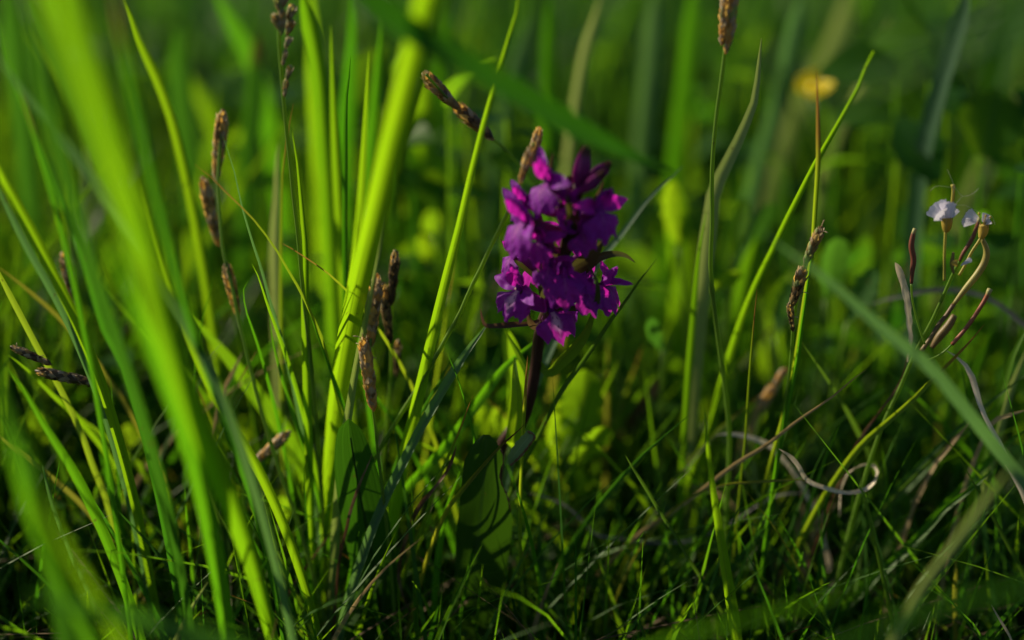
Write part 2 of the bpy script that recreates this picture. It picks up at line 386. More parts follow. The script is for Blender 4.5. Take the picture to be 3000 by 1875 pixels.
def blade_prof(tip=0.3, base=0.7, tipw=0.04):
    def f(v):
        a = tipw + (1 - tipw) * min(1.0, v / tip) ** 0.75 if tip > 0 else 1.0
        b = 1.0 if v < 0.55 else 1 - (1 - base) * (v - 0.55) / 0.45
        return a * b
    return f
def tube(P, rad, sides=7, n=None, org=Vector(), cap=True):
    """a round stem along P; rad is metres or a function of v"""
    n = n or max(8, min(40, len(P) * 4))
    C, _ = spline(P, n)
    V, UV, F = [], [], []
    ref = Vector((0.31, 0.8, 0.2)).normalized()
    for i, c in enumerate(C):
        t = (C[min(n, i + 1)] - C[max(0, i - 1)]).normalized()
        s = t.cross(ref).normalized(); b = t.cross(s); ref = b.cross(t) * -1 if False else ref
        r = rad(i / n) if callable(rad) else rad
        for j in range(sides):
            a = 2 * math.pi * j / sides
            V.append(c + (s * math.cos(a) + b * math.sin(a)) * r - org); UV.append((abs(j / sides * 2 - 1), i / n))
    for i in range(n):
        for j in range(sides):
            k = (j + 1) % sides
            F.append((i * sides + j, i * sides + k, (i + 1) * sides + k, (i + 1) * sides + j))
    if cap:
        F.append(tuple(range(sides - 1, -1, -1))); F.append(tuple(n * sides + j for j in range(sides)))
    return V, F, UV
def join(*parts):
    V, F, UV = [], [], []
    for v, f, u in parts:
        o = len(V); V += v; UV += u
        F += [tuple(i + o for i in q) for q in f]
    return V, F, UV
def part(name, geo, mat, parent=None, label=None):
    o = link(name, make_mesh(name, *geo, mat), parent)
    if label: o['label'] = label
    return o
def root(name, loc, label, cat, group=None):
    o = link(name, None, None, loc); o.empty_display_size = 0.01
    return tag(o, label, cat, group)

# ------------------------------------------------------------------ ground
def build_ground():
    n = 90
    xs = np.sign(np.linspace(-1, 1, n)) * np.abs(np.linspace(-1, 1, n)) ** 5 * 200
    V, UV = [], []
    for y in xs:
        for x in xs:
            z = 0.004 * math.sin(x * 23 + 1) * math.cos(y * 19) + 0.006 * math.sin(x * 7 + y * 5)
            if abs(x) > 3 or abs(y) > 3: z = 0.0
            V.append((x, y, z - 0.004)); UV.append((0, 0))
    o = link('ground', make_mesh('ground', V, grid_faces(n, n), UV, 'soil'))
    tag(o, 'dark mossy soil under the meadow grass', None, None, 'structure')
build_ground()

def meadow(name, label, N, region, hrange, wrange, mat, lean=0.35, accept=None, droop=0.35, seg=6):
    """one mass of loose blades that nobody could count"""
    Vs, Fs, UVs = [], [], []
    cnt = 0
    x0, x1, y0, y1 = region
    base_i = 0
    for _ in range(N):
        y = y0 + (y1 - y0) * rng.random() ** 1.4
        hw = 0.36 * (y + 0.357) * 1.25 + 0.06
        x = rng.uniform(max(x0, -hw), min(x1, hw)) if y > 0.05 else rng.uniform(x0, x1)
        h = rng.uniform(*hrange) * (0.75 + 0.5 * rng.random())
        w = rng.uniform(*wrange)
        az = rng.uniform(0, 2 * math.pi)
        l = abs(rng.normal(0, lean)); dr = abs(rng.normal(0, droop))
        dx, dy = math.cos(az), math.sin(az)
        yaw = rng.uniform(0, math.pi)
        P = []
        for i in range(seg + 1):
            v = i / seg
            P.append((x + dx * h * (l * v + dr * v * v), y + dy * h * (l * v + dr * v * v), h * (v - 0.35 * dr * v * v) - 0.004))
        if accept and not accept(P): continue
        sx, sy = math.cos(yaw), math.sin(yaw)
        for i, p in enumerate(P):
            v = i / seg
            ww = w * 0.5 * (1 - v ** 2.2 * 0.97) * (0.7 + 0.6 * min(v, 0.5))
            tw = yaw + v * 0.8
            sx, sy = math.cos(tw), math.sin(tw)
            Vs += [(p[0] - sx * ww, p[1] - sy * ww, p[2]), (p[0] + sx * ww, p[1] + sy * ww, p[2])]
            UVs += [(0.0, 1 - v), (1.0, 1 - v)]
        for i in range(seg):
            a = base_i + i * 2
            Fs.append((a, a + 1, a + 3, a + 2))
        base_i += 2 * (seg + 1); cnt += 1
    me = bpy.data.meshes.new(name)
    me.from_pydata(Vs, [], Fs)
    lay = me.uv_layers.new(name='UVMap')
    li = np.empty(len(me.loops), dtype=np.int32); me.loops.foreach_get('vertex_index', li)
    lay.data.foreach_set('uv', np.array(UVs, dtype=np.float32)[li].ravel())
    me.polygons.foreach_set('use_smooth', [True] * len(me.polygons))
    me.materials.append(M[mat])
    o = link(name, me)
    tag(o, label, 'grass', None, 'stuff')
    return o
def project(p):
    d = Vector(p) - CAM
    z = d.dot(VIEW)
    if z < 0.02: return (0, 0, z)
    return (1500 + d.dot(RX) / z * 3000 * DF / FW, 937.5 - d.dot(RY) / z * 3000 * DF / FW, z)
def keep_clear(minz, top=-400, low=1950):
    """no loose blade between the lens and the plants one can tell apart"""
    def f(P):
        for p in P:
            X, Yp, z = project(p)
            if z < minz and -250 < X < 3250 and Yp < low: return False
            if z < 0.05: return False
            if Yp < top: return False
        return True
    return f
meadow('undergrowth_grass', 'short dense grass and moss at the foot of the plants', 9000, (-0.5, 0.5, -0.30, 0.55), (0.02, 0.06), (0.0012, 0.003), 'meadow', accept=keep_clear(0.385, low=1700))
def tangle_clear(P):
    for p in P:
        X, Yp, z = project(p)
        if z < 0.30: return False
        if 1380 < X < 1960 and Yp < 1100 and z < 0.42: return False
        if Yp < 1000 and z < 0.40: return False
        if z < 0.36 and Yp < 1560: return False
    return True
meadow('fine_tangle_grass', 'fine overlapping grass blades tangled around the foot of the plants', 1600, (-0.24, 0.24, -0.02, 0.13), (0.035, 0.10), (0.0008, 0.0022), 'tangle', lean=0.40, accept=tangle_clear)
meadow('low_turf', 'very short dense turf and moss covering the soil', 4200, (-0.26, 0.26, -0.09, 0.14), (0.012, 0.042), (0.0008, 0.0022), 'tangle', lean=0.55, accept=tangle_clear, seg=4)
meadow('thatch_litter', 'dead brown grass litter lying between the stems', 2500, (-0.45, 0.45, -0.10, 0.6), (0.03, 0.07), (0.0010, 0.0022), 'thatch', lean=1.2, droop=1.0, accept=keep_clear(0.39, low=1650))
meadow('middle_grass', 'blurred mass of upright green grass behind the orchid', 4200, (-0.6, 0.6, 0.06, 0.50), (0.04, 0.11), (0.002, 0.005), 'meadow', lean=0.28, accept=keep_clear(0.44))
meadow('soft_tall_grass', 'loose tall soft-focus blades rising behind the orchid', 650, (-0.9, 0.9, 0.14, 0.90), (0.09, 0.20), (0.002, 0.0055), 'meadow', lean=0.20, accept=keep_clear(0.47))
meadow('shading_grass', 'dense grass added on the sunny side to shade the plants', 3800, (-0.75, -0.15, -0.25, 0.45), (0.07, 0.15), (0.002, 0.005), 'meadow', lean=0.22, accept=keep_clear(0.42))  # added mostly beside the view, to keep sun off the lower stems
meadow('tall_meadow_grass', 'tall blurred meadow grass filling the far background', 5500, (-2.0, 2.0, 0.40, 2.6), (0.12, 0.30), (0.003, 0.008), 'meadow_far', lean=0.18)
meadow('distant_meadow_grass', 'faint green grass at the far edge of the meadow', 9000, (-6.0, 6.0, 2.4, 12.0), (0.15, 0.34), (0.006, 0.016), 'meadow_far', lean=0.18, seg=4)

def leafy(name, label, N, region, zr, lr, mat, minz):
    """ground cover of small rounded leaves, a mass that nobody could count"""
    var = random.Random(len(name)); V, F, UV = [], [], []
    k = 0
    while k < N:
        y = region[2] + (region[3] - region[2]) * var.random(); x = var.uniform(region[0], region[1]) * (0.6 + 2.0 * max(0, y))
        z = zr[0] + (zr[1] - zr[0]) * var.random() ** 1.5 * (0.55 + 0.45 * math.sin(x * 37 + y * 23))
        c = Vector((x, y, max(0.006, z)))
        X, Yp, zz = project(c)
        k += 1
        if zz < minz: continue
        d = Vector((var.gauss(0, 1), var.gauss(0, 1), abs(var.gauss(0.2, 0.5)))).normalized()
        nrm = Vector((var.gauss(0, .5), var.gauss(-.2, .5), 1)); nrm = (nrm - d * nrm.dot(d)).normalized(); sd = d.cross(nrm)
        ln = var.uniform(*lr); w = ln * var.uniform(0.26, 0.42); o = len(V)
        for i in range(6):
            v = i / 5; ww = w * math.sin(math.pi * min(1, 0.06 + v * 0.9)) ** 0.8 * (1 + 0.12 * math.sin(v * 21))
            cc = c + d * ln * v - nrm * ln * 0.25 * v * v
            for j in (-1, 0, 1):
                V.append(cc + sd * ww * j + nrm * abs(j) * ww * 0.25); UV.append((j * .5 + .5, v))
        F += [tuple(o + q for q in f) for f in grid_faces(3, 6)]
        st = c - d * 0.0; q = Vector((c.x + var.gauss(0, .006), c.y + var.gauss(0, .006), -0.004)); o = len(V)      # its stalk down to the soil
        for p_ in (c, c.lerp(q, .5) + Vector((0.002, 0, 0)), q):
            V += [p_ + Vector((-0.0004, 0, 0)), p_ + Vector((0.0004, 0.0002, 0))]; UV += [(0.2, .5), (0.8, .5)]
        F += [(o, o + 1, o + 3, o + 2), (o + 2, o + 3, o + 5, o + 4)]
    ob = link(name, make_mesh(name, V, F, UV, mat))
    tag(ob, label, 'ground cover', None, 'stuff')
leafy('leafy_ground_cover', 'mottled small rounded leaves of low plants behind the orchid', 2600, (-0.20, 0.30, 0.07, 0.55), (0.01, 0.18), (0.008, 0.026), 'cover', 0.43)
leafy('low_leaf_litter_cover', 'small green leaves between the grass stems near the soil', 700, (-0.20, 0.22, 0.02, 0.12), (0.005, 0.06), (0.006, 0.014), 'cover', 0.40)

# ------------------------------------------------------------------ grass blades one can tell apart
def blade(label, tile, s, w, Y0, Y1, mat='green', roll=None, twist=None, fold=None, tip=0.3, base=0.75, tipw=0.04, ground=True, name='grass_blade', group=None, cat='grass blade', ripple=0.0, bend=0.16):
    P = track(tile, s, Y0, Y1)
    wm = px(tile, w, P[len(P) // 2])
    if ground: P = to_ground(P, bend=bend)
    roll = random.uniform(-30, 30) if roll is None else roll
    twist = random.uniform(-25, 25) if twist is None else twist
    fold = random.uniform(14, 34) if fold is None else fold
    wm = wm / max(0.45, math.cos(R(roll)))
    org = P[-1].copy()
    g = ribbon(P, wm, roll, twist, fold, prof=blade_prof(tip, base, tipw), org=org, ripple=ripple)
    o = link(name, make_mesh(name, *g, mat), None, org)
    return tag(o, label, cat, group)

GB = 'grass blades standing around the orchid'
def B(*a, **k):
    k.setdefault('group', GB); return blade(*a, **k)
# --- broad blades close to the lens, left side
B('broad bright yellow-green blade, hugely blurred, sweeping down from the top left corner', 'W', '128,-60,-15 165,50,-14.5 232,250,-13.5 318,520,-12 400,800,-10 470,1000,-8 545,1190,-6 600,1350,-4.5 645,1520,-3.5', 62, -15, -3, 'bright', roll=-24, twist=14, fold=42, tip=0, base=0.3)
B('blurred green blade lying along the shaded right side of the broad bright blade', 'W', '250,560 310,700 370,850 430,1000', 46, -11, -7, 'green', roll=20, tip=0.35)
B('wide green blade blurred across the bottom left corner', 'W', '-20,840,-11 40,1080,-11 95,1250,-10.5 165,1400,-10 230,1540,-10', 40, -11, -10, 'green', roll=-15, fold=36, tip=0.2, base=0.9)
B('second blurred blade beside the wide one in the bottom left corner', 'W', '70,1150,-14 150,1290,-13 230,1420,-12.5 290,1530,-12', 34, -12, -11, 'bright', roll=-25, fold=36, tip=0.5)
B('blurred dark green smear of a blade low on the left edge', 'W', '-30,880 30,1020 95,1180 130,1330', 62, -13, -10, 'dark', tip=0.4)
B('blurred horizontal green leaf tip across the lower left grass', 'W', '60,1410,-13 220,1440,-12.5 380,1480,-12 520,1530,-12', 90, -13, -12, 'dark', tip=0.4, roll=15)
B('arching grey-green blade with a yellow bend entering from the left edge', 'A', '-60,190 0,285 80,395 200,545 320,690 430,830 540,1000 640,1160 760,1330', 44, -4, -4.5, 'blue', roll=10, tip=0.15)
B('slim green blade crossing the arching grey one at the left edge', 'A', '-10,40 6,110 22,220 45,310 90,430 140,570', 26, -3, -3, 'green', tip=0.1)
B('long lit yellow-green blade right of the left edge, curving down to the dark spike', 'A', '95,420 150,590 200,720 290,950 380,1180 450,1400 500,1560 575,1700 625,1850', 44, -4, -2, 'mid', roll=-15, fold=30, tip=0.3)
B('bright blade leaning in from the left edge below the arching one', 'A', '-40,720 0,810 60,930 170,1130 280,1350 360,1512 430,1680', 50, -2.5, -1, 'bright', roll=-28, fold=32, tip=0.1)
B('dark parallel blade just beneath the bright leaning blade at left', 'A', '-40,820 20,950 120,1150 220,1330 300,1480', 34, -2, -1, 'blue', tip=0.1)
B('thin sharp green stem-like blade with a white highlight at lower left', 'A', '-60,1170 0,1300 110,1512 190,1665 280,1825 380,2035 440,2205 500,2355 560,2585 590,2760', 27, 0, 1.5, 'culm', roll=10, fold=35, tip=0.1)
B('faint yellow-brown thin blade low at the left edge', 'A', '-20,1250 60,1310 170,1400 270,1490', 18, 3, 3, 'olive', tip=0.1)
B('green blade with tapered tip rising right through the brown sedge head', 'J', '45,437 110,478 190,560 270,640 340,705 430,800 550,960 650,1130 720,1250 790,1400 840,1512 890,1680', 30, -0.8, 0.6, 'tipped', roll=14, fold=24, tip=0.55, base=0.9)
B('thin bluish pointed blade just right of the brown sedge head', 'J', '222,258 260,370 300,500 340,690 380,830 420,960 470,1110 520,1300 570,1460', 26, 0, 1.2, 'blue', roll=20, fold=30, tip=0.4)
B('short yellow-green blade with a grey pointed tip among the lower stems', 'J', '408,1068 440,1130 475,1230 510,1340 555,1460 620,1640', 27, -0.3, 0.8, 'bright', roll=15, fold=34, tip=0.22)
B('small hooked green blade tip beside the grey pointed one', 'J', '382,1170 356,1210 354,1270 372,1370 410,1480 450,1600', 24, 0.2, 1, 'green', tip=0.3)
B('dim thin green blade tip standing left of the dark sedge stem', 'J', '160,1150 140,1250 110,1350 80,1480 60,1600', 16, 2.4, 2.8, 'green', tip=0.3)
B('broad glossy blade with a pointed grey tip hugging the flowering grass stem', 'J', '652,180 672,290 694,420 712,600 728,780 742,950 744,1100 742,1260 745,1420', 56, 0.3, 0.8, 'bright', roll=-20, fold=38, tip=0.3)
B('small brown blade tip behind the flowering grass stem', 'J', '670,45 655,120 640,200 620,330 600,480 595,640', 20, 2.5, 3, 'tipped', tip=0.25)
B('whitish grey-green blurred blade standing behind the flowering grass', 'J', '578,300 565,420 565,640 555,800 552,1000 555,1200 560,1400', 66, 5.5, 6.5, 'pale', roll=-30, tip=0.2)
B('thin green blade sloping right beneath the flowering grass', 'J', '573,922 640,958 700,995 780,1050 864,1105 960,1190 1060,1290', 22, -0.5, 1.0, 'tipped', roll=20, tip=0.3)
B('upright soft blade hanging tip-up at the top left with a pale end', 'A', '580,-10 612,70 660,200 740,370 810,560 860,760', 48, 5, 6, 'bright', roll=-25, tip=0.1)
B('blurred bright patch of leaf in the upper left background', 'A', '800,240 860,330 930,420 1000,560', 120, 22, 22, 'bright', tip=0.3)
B('wide blurred green blade in the upper left background', 'A', '1000,-60 1090,110 1180,280 1240,470 1280,680', 80, 17, 18, 'green', tip=0.1, roll=25)
B('upright bright blade right of the flowering grass head at the top', 'A', '1420,-60 1455,100 1490,270 1510,430 1525,640', 80, 6, 7, 'bright', roll=-20, tip=0.05)
B('tall soft yellow-green blade filling the gap left of the orchid', 'W', '745,300 760,480 790,650 830,830 850,960', 34, 9, 10, 'bright', roll=-20, tip=0.4)
B('tall blurred green blade left of the big folded blade', 'W', '835,-30 828,150 815,350 808,560 800,760', 38, 11, 12, 'green', roll=20, tip=0.2)
B('very soft upright blade at the upper left of the big folded blade', 'W', '735,-40 742,150 752,330 765,560 790,760', 40, 13, 14, 'bright', roll=25, tip=0.15)
B('narrow dark vertical blade at the top between two soft bright ones', 'B', '205,260 198,350 185,450 180,600 178,760', 26, 2, 2.5, 'green', tip=0.15)
B('narrow soft blade close beside the broad bright blade, upper part', 'W', '262,-40,-9 300,160,-8 345,360,-7 395,560,-6 450,760,-5 520,960,-4 590,1160,-3', 20, -9, -3, 'mid', roll=-20, fold=36, tip=0.1)
B('narrow blurred green blade left of the broad bright blade', 'W', '40,-40,-10 90,180,-9 150,400,-8 215,620,-7 290,840,-6 360,1060,-5', 26, -10, -5, 'dark', roll=20, fold=36, tip=0.1)
B('slim soft bright blade between the broad bright blade and the tall sedge', 'W', '330,420 380,600 440,780 510,940 600,1090', 24, -4, -2, 'bright', roll=-20, fold=36, tip=0.4)
B('slim soft upright blade right of the flowering grass', 'W', '782,60 790,260 800,460 812,660 826,860', 24, 5, 6, 'bright', roll=-20, fold=36, tip=0.2)
B('slim bright upright blade just left of the big folded blade', 'W', '872,120 862,320 850,520 832,720 815,900', 22, 4, 5, 'bright', roll=20, fold=36, tip=0.3)
B('slim dim upright blade in the soft green left of the big folded blade', 'W', '905,30 890,200 872,400 850,600', 26, 8, 9, 'green', roll=20, fold=36, tip=0.2)
# --- big folded blade and the bent leaf on it
big = B('big folded grass blade with bright left half, a dark leaf bending off its top', 'W', '1030,-60,-8 1008,20,-7.5 985,110,-7 955,230,-6 915,390,-4.5 880,540,-3 848,670,-1.5 815,830,0.8 795,960,1.3 785,1060,1.6', 54, -8, 0, 'bright', roll=14, twist=10, fold=46, tip=0, base=0.4)
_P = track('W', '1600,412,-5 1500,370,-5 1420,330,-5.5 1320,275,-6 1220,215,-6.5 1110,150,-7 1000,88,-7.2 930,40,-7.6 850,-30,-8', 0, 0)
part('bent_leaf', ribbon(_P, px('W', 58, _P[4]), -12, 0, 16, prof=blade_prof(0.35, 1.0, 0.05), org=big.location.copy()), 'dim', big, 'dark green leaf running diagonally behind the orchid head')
B('slim pale blade tucked against the lower right edge of the big folded blade', 'W', '915,500 895,600 868,740 845,850 820,1000', 24, -2, 0, 'pale', tip=0.5)
B('thin pale upright blade at the bottom of the big folded blade', 'E', '190,350 180,420 155,560 130,690 110,820', 24, 0.3, 0.8, 'bright', fold=38, tip=0.3)
# --- blades left of the orchid, in focus
B('straight bright blade rising left of the orchid, the tallest sharp one', 'W', '1228,-30 1220,30 1200,95 1178,170 1158,240 1140,305 1112,420 1085,540 1058,645 1030,760 1000,890 975,1000 955,1080', 38, -1, 0.6, 'bright', roll=10, fold=34, tip=0.75, base=1.0)
B('shiny folded dark blade leaning to the lip of the lowest left floret', 'E', '855,15 830,50 740,170 640,330 520,540 430,720 372,835', 44, 0.6, -0.3, 'blue', roll=-20, fold=42, tip=0.12, base=0.9)
B('long green blade sloping from the orchid stem to the lower left', 'E', '1085,95 1010,160 920,240 780,430 620,640 470,800 400,930', 46, 2.0, 1.4, 'green', roll=18, tip=0.15)
B('dark narrow blade hidden under the shiny folded one', 'E', '700,150 620,300 540,440 460,600 410,720', 26, 1.2, 1.2, 'dark', tip=0.3)
B('thin green blade crossing the right florets and descending to the bitten leaf', 'G', '1253,798 1190,880 1120,970 1040,1090 960,1190 880,1310 800,1430 740,1512 640,1650 560,1800 480,1960 380,2150', 30, -0.6, 1.0, 'culm_dark', roll=16, fold=34, tip=0.2, base=0.95)
B('dull blue-green blurred blade crossing behind the orchid at right', 'G', '1404,230 1300,330 1200,420 1090,560 1000,680 930,760 840,880', 60, 4, 3, 'blue', tip=0.3)
B('thin upright green stalk with orange tip in front of the bitten leaf', 'E', '1040,170 1032,280 1025,400 1015,560 1010,700 1003,900 1005,1100 1015,1300 1035,1530', 17, -0.8, 0, 'tipped', roll=10, fold=40, tip=0.12)
B('thin green blade curving down left of the bitten leaf', 'E', '660,160 690,230 720,310 770,480 800,650 815,800 820,950 790,1060 760,1200', 17, -0.5, 0.3, 'green', fold=35, tip=0.3)
B('slender yellow-tipped blade left of the thin curving one', 'E', '780,360 750,440 720,520 650,680 600,800 550,960 480,1150 400,1400', 19, -0.4, 0.4, 'tipped', fold=35, tip=0.3)
B('yellowing blade with dark brown tip lying across the bitten leaf', 'E', '1032,488 980,540 920,590 830,690 720,820 660,900 590,1060 530,1250', 22, -0.9, 0, 'yellowing', roll=10, fold=36, tip=0.25)
B('short fresh green blade below the twisted dry leaf', 'E', '720,715 700,780 680,830 645,950 615,1150 600,1350 598,1530', 32, 0.2, 0.6, 'green', tip=0.3)
B('brown withered stem crossing the broad dark leaf', 'E', '310,628 285,690 250,770 205,900 185,990 155,1110 140,1250', 15, -0.6, 0, 'browndead', fold=10, tip=0.15)
B('short green stub standing at the bottom centre', 'E', '1095,1240 1093,1330 1095,1420 1097,1530', 13, 0, 0.2, 'green', tip=0.05)
B('lit green blade fragment in the dark below the bitten leaf', 'E', '880,850 840,960 810,1060 770,1200 740,1350', 26, 1.8, 2.2, 'green', tip=0.3)
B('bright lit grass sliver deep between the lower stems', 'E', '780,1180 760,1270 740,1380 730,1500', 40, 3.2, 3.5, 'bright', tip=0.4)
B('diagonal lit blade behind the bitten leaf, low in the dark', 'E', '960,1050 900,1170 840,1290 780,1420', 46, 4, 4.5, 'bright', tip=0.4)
# --- lower left stems
B('dark green blade stabbing up-left from the bottom, with a thin sharp tip', 'D', '552,900 620,970 700,1055 850,1225 960,1330 1080,1430 1200,1530', 34, -0.6, 0, 'dark', roll=18, fold=28, tip=0.5)
B('thin upright green needle in the lower left shade', 'D', '872,790 876,880 888,1000 900,1110 912,1260 930,1420', 15, 0, 0.6, 'green', fold=30, tip=0.3)
B('thin bluish stalk with a grey tip near the bottom left corner', 'D', '200,685 215,750 240,850 275,960 310,1050 350,1150 395,1240 450,1360 530,1530', 20, -1.2, -0.4, 'blue', fold=30, tip=0.1)
B('thin yellow-green blade with dark spots crossing the left edge low down', 'D', '-40,520 20,570 120,650 220,730 300,795 390,880 470,980', 24, 0.6, 1.4, 'olive', tip=0.1)
B('lit green blade sloping through the left shade', 'D', '360,450 430,505 520,575 600,640 680,720 780,830', 40, 2.4, 3, 'bright', tip=0.3)
B('wide soft green blade sloping under the dark sedge stem', 'D', '900,-20 960,50 1100,215 1220,370 1320,500 1420,680 1480,820', 76, 3.4, 4.2, 'bright', roll=20, tip=0.25)
B('folded green leaf rising right from the bend of the broad bright blade', 'D', '1290,560 1220,720 1150,850 1085,960 1060,1060', 76, 2, 2.2, 'green', roll=-25, tip=0.6)
B('sloping green blade along the left under the drooping spikes', 'D', '40,170 130,240 250,360 330,430', 26, 1.2, 2, 'bright', tip=0.2)
B('dark soft blade in front of the drooping spikes', 'D', '30,230 110,330 210,500 300,640 370,760', 50, -3, -2.4, 'green', tip=0.3)
B('fresh blade at the lower left with sunlit spots', 'D', '470,620 530,820 575,1000 620,1180 650,1300', 44, 2.8, 3.2, 'green', tip=0.3)
B('sunlit soft blade in the lower left dark', 'D', '690,740 720,830 745,930 770,1050', 70, 5, 5.5, 'bright', tip=0.4)
B('green blade cutting from the middle to the bottom under the dark stem', 'D', '1190,1040 1260,1180 1350,1330 1420,1450 1480,1560', 36, 0.8, 1, 'green', tip=0.2)
B('pale lit blade end in the lower left shade', 'D', '980,1240 930,1320 890,1390', 56, -3, -3, 'pale', tip=0.5)
B('thin green curve beside the dark sedge stem', 'D', '1270,-10 1290,120 1330,280 1380,440 1440,620 1480,760', 20, 0.9, 1.2, 'green', tip=0.2)
B('slim sloping blade from the flowering grass foot to the middle', 'D', '1465,-10 1510,110 1550,220 1590,330 1640,470', 20, 0.3, 0.8, 'green', tip=0.2)
B('thin brown and green stalk at the very bottom left of centre', 'D', '1440,1090 1432,1200 1425,1330 1415,1500', 22, 1.5, 1.6, 'green', tip=0.2)
B('green blade leaning right at the lower left of the broad dark leaf', 'D', '1560,1000 1535,1150 1500,1300 1465,1480', 30, 1.4, 1.6, 'green', tip=0.4)
# --- right side
B('long clean green blade reaching up right to a pointed tip', 'C', '1062,243 1035,290 980,430 920,535 870,625 800,745 745,850 690,960 640,1060 575,1200 515,1320', 58, -1, 2.6, 'bright', roll=16, fold=30, tip=0.95, base=1.0, tipw=0.22)
B('thin upright stalk with an orange tip in front of the yellow flower', 'C', '790,328 795,430 798,560 800,740 792,880 783,1020 770,1200 745,1350 725,1480 700,1650 665,1850 620,2020 575,2180', 22, -0.3, 1.4, 'tipped', roll=15, fold=36, tip=0.1)
B('broad soft pale-lit leaf rising right from the tall golden spike stem', 'C', '532,180 520,300 500,470 455,590 410,690 350,810 310,900 295,1000', 84, 1.8, 3.2, 'pale', roll=-6, twist=14, fold=16, tip=0.3, base=0.15)
B('glaucous blurred blade with a pale fold standing at the right', 'C', '1510,-60 1465,100 1395,320 1345,500 1300,680 1270,850 1255,1000 1240,1200', 80, 9, 10, 'blue', roll=-24, tip=0.05)
B('blurred grey-green blade in the upper right background', 'C', '735,-40 690,150 645,350 600,540 545,720', 86, 18, 18, 'blue', tip=0.05)
B('hugely blurred grey-green blade crossing the upper right corner close to the lens', 'C', '820,560,-15 960,450,-15 1130,350,-15.5 1350,240,-15.5 1600,150,-16 1850,60,-16 2100,20,-16 2300,60,-16', 120, -16, -15, 'blue', roll=20, tip=0.3, base=0.9, bend=0.3)
B('blurred green blade crossing downward at right in front of the sedge spike', 'W', '1800,545,-6 1840,578,-6 1960,665,-5.6 2090,780,-5.2 2200,870,-4.8 2300,990,-4.4 2360,1065,-4 2430,1150,-4', 30, -7, -4, 'blue', roll=18, fold=18, tip=0.25, base=0.95)
B('thin yellow-tipped needle left of the right sedge spike', 'L', '687,742 680,820 668,940 655,1100 645,1220 635,1350 625,1500 612,1700 590,1900', 16, 0, 1, 'tipped', fold=30, tip=0.15)
B('green sheathing blade hugging the right sedge spike stem', 'L', '1045,420 1030,560 1010,700 990,850 965,1020 945,1180 915,1320 880,1480 850,1650 815,1850', 32, 0.4, 0.8, 'green', roll=12, fold=42, tip=0.3)
B('dry brownish straw slanting across the lower right', 'F', '1028,237 960,285 860,370 700,480 560,590 400,690 220,830 100,915 -40,1010', 21, -0.8, 1.8, 'straw', fold=30, tip=0.3, name='dry_straw')
B('tan-edged green blade rising right below the cuckoo flower', 'H', '822,848 750,935 680,1010 560,1130 400,1290 250,1420 150,1510 60,1620', 40, -0.2, 0.8, 'tipped', roll=15, fold=30, tip=0.35)
B('bright yellow-green upright blade at the lower right of centre', 'F', '262,400 275,540 288,680 308,830 335,1000 368,1200 400,1400 420,1560', 58, -2.6, -2, 'bright', roll=10, fold=30, tip=0.55, base=0.9)
B('thin dark green stalk slanting down right at the lower middle', 'K', '738,560 790,650 860,760 930,880 1000,980 1060,1090 1130,1200 1210,1330 1290,1460 1340,1560', 17, -0.9, 0, 'culm_dark', fold=30, tip=0.1)
B('blurred tan and green straw leaning right near the bottom right corner', 'F', '1720,690,-8 1640,790,-8 1560,900,-8 1430,1080,-8 1280,1280,-8 1150,1530,-8', 44, -8, -8, 'pale', roll=15, tip=0.1)
B('wide blurred olive blade lying across the bottom edge', 'F', '1120,1190,-12 1000,1255,-12 800,1330,-12 500,1410,-12 250,1470,-12 0,1560,-12', 44, -12, -12, 'green', roll=25, tip=0.35)
B('wide blurred brownish blade across the bottom right corner', 'F', '1900,1240,-14 1700,1290,-14 1450,1340,-14 1200,1420,-14 900,1550,-14', 50, -14, -14, 'dark', roll=25, tip=0.0)
B('glossy green blade running to the lower middle from the right', 'F', '1630,700 1520,800 1400,890 1320,975 1240,1060 1150,1145 1060,1225 960,1330', 44, 0.3, 1, 'green', roll=-16, fold=36, tip=0.3)
B('soft parallel green blade above the glossy one at lower right', 'F', '1400,620 1300,710 1200,810 1100,900 1000,1010', 54, 3, 3.4, 'green', roll=-25, tip=0.3)
B('second soft parallel blade left of the glossy one at lower right', 'F', '1260,880 1180,990 1100,1100 1040,1180', 50, 2.8, 3, 'bright', roll=-25, tip=0.3)
B('dark blade behind the curled dry blade, slanting to the lower left', 'F', '660,870 560,970 440,1110 320,1260 200,1400 100,1530', 30, 0.9, 1, 'dark', tip=0.3)
B('bright grass blade at the right edge below the cuckoo flower', 'F', '1800,10 1720,160 1680,280 1640,420 1600,560', 50, 1.5, 2, 'bright', roll=-25, tip=0.2)
B('second green blade at the right edge, leaning over the dead grey one', 'F', '1790,120 1740,250 1690,380 1650,520', 44, 2.5, 3, 'pale', tip=0.2)
B('green blade from the right edge toward the tan stick', 'F', '1800,500 1700,580 1600,670 1480,800 1380,900', 40, 1.5, 2, 'green', tip=0.2)
B('upright thin yellow-green stalk low at the right', 'F', '1450,1090 1446,1200 1442,1330 1445,1480', 20, -0.2, 0, 'olive', tip=0.15)
B('short dark needle standing low at the right', 'F', '1522,1015 1518,1080 1505,1180 1485,1330', 13, 0, 0, 'dark', tip=0.2)
B('yellow-green spear behind the tall golden spike stem', 'C', '272,1000 250,1120 235,1220 225,1330 210,1500', 36, 2.6, 3.2, 'bright', tip=0.3)
B('green upright blade behind the tall golden spike stem, low', 'F', '340,330 310,430 270,560 220,700 190,780', 44, 3.6, 4, 'bright', tip=0.3)
B('lit spear leaf low at centre right among the herb leaves', 'K', '710,100 670,190 630,280 600,370', 34, 4.5, 5, 'bright', tip=0.3)
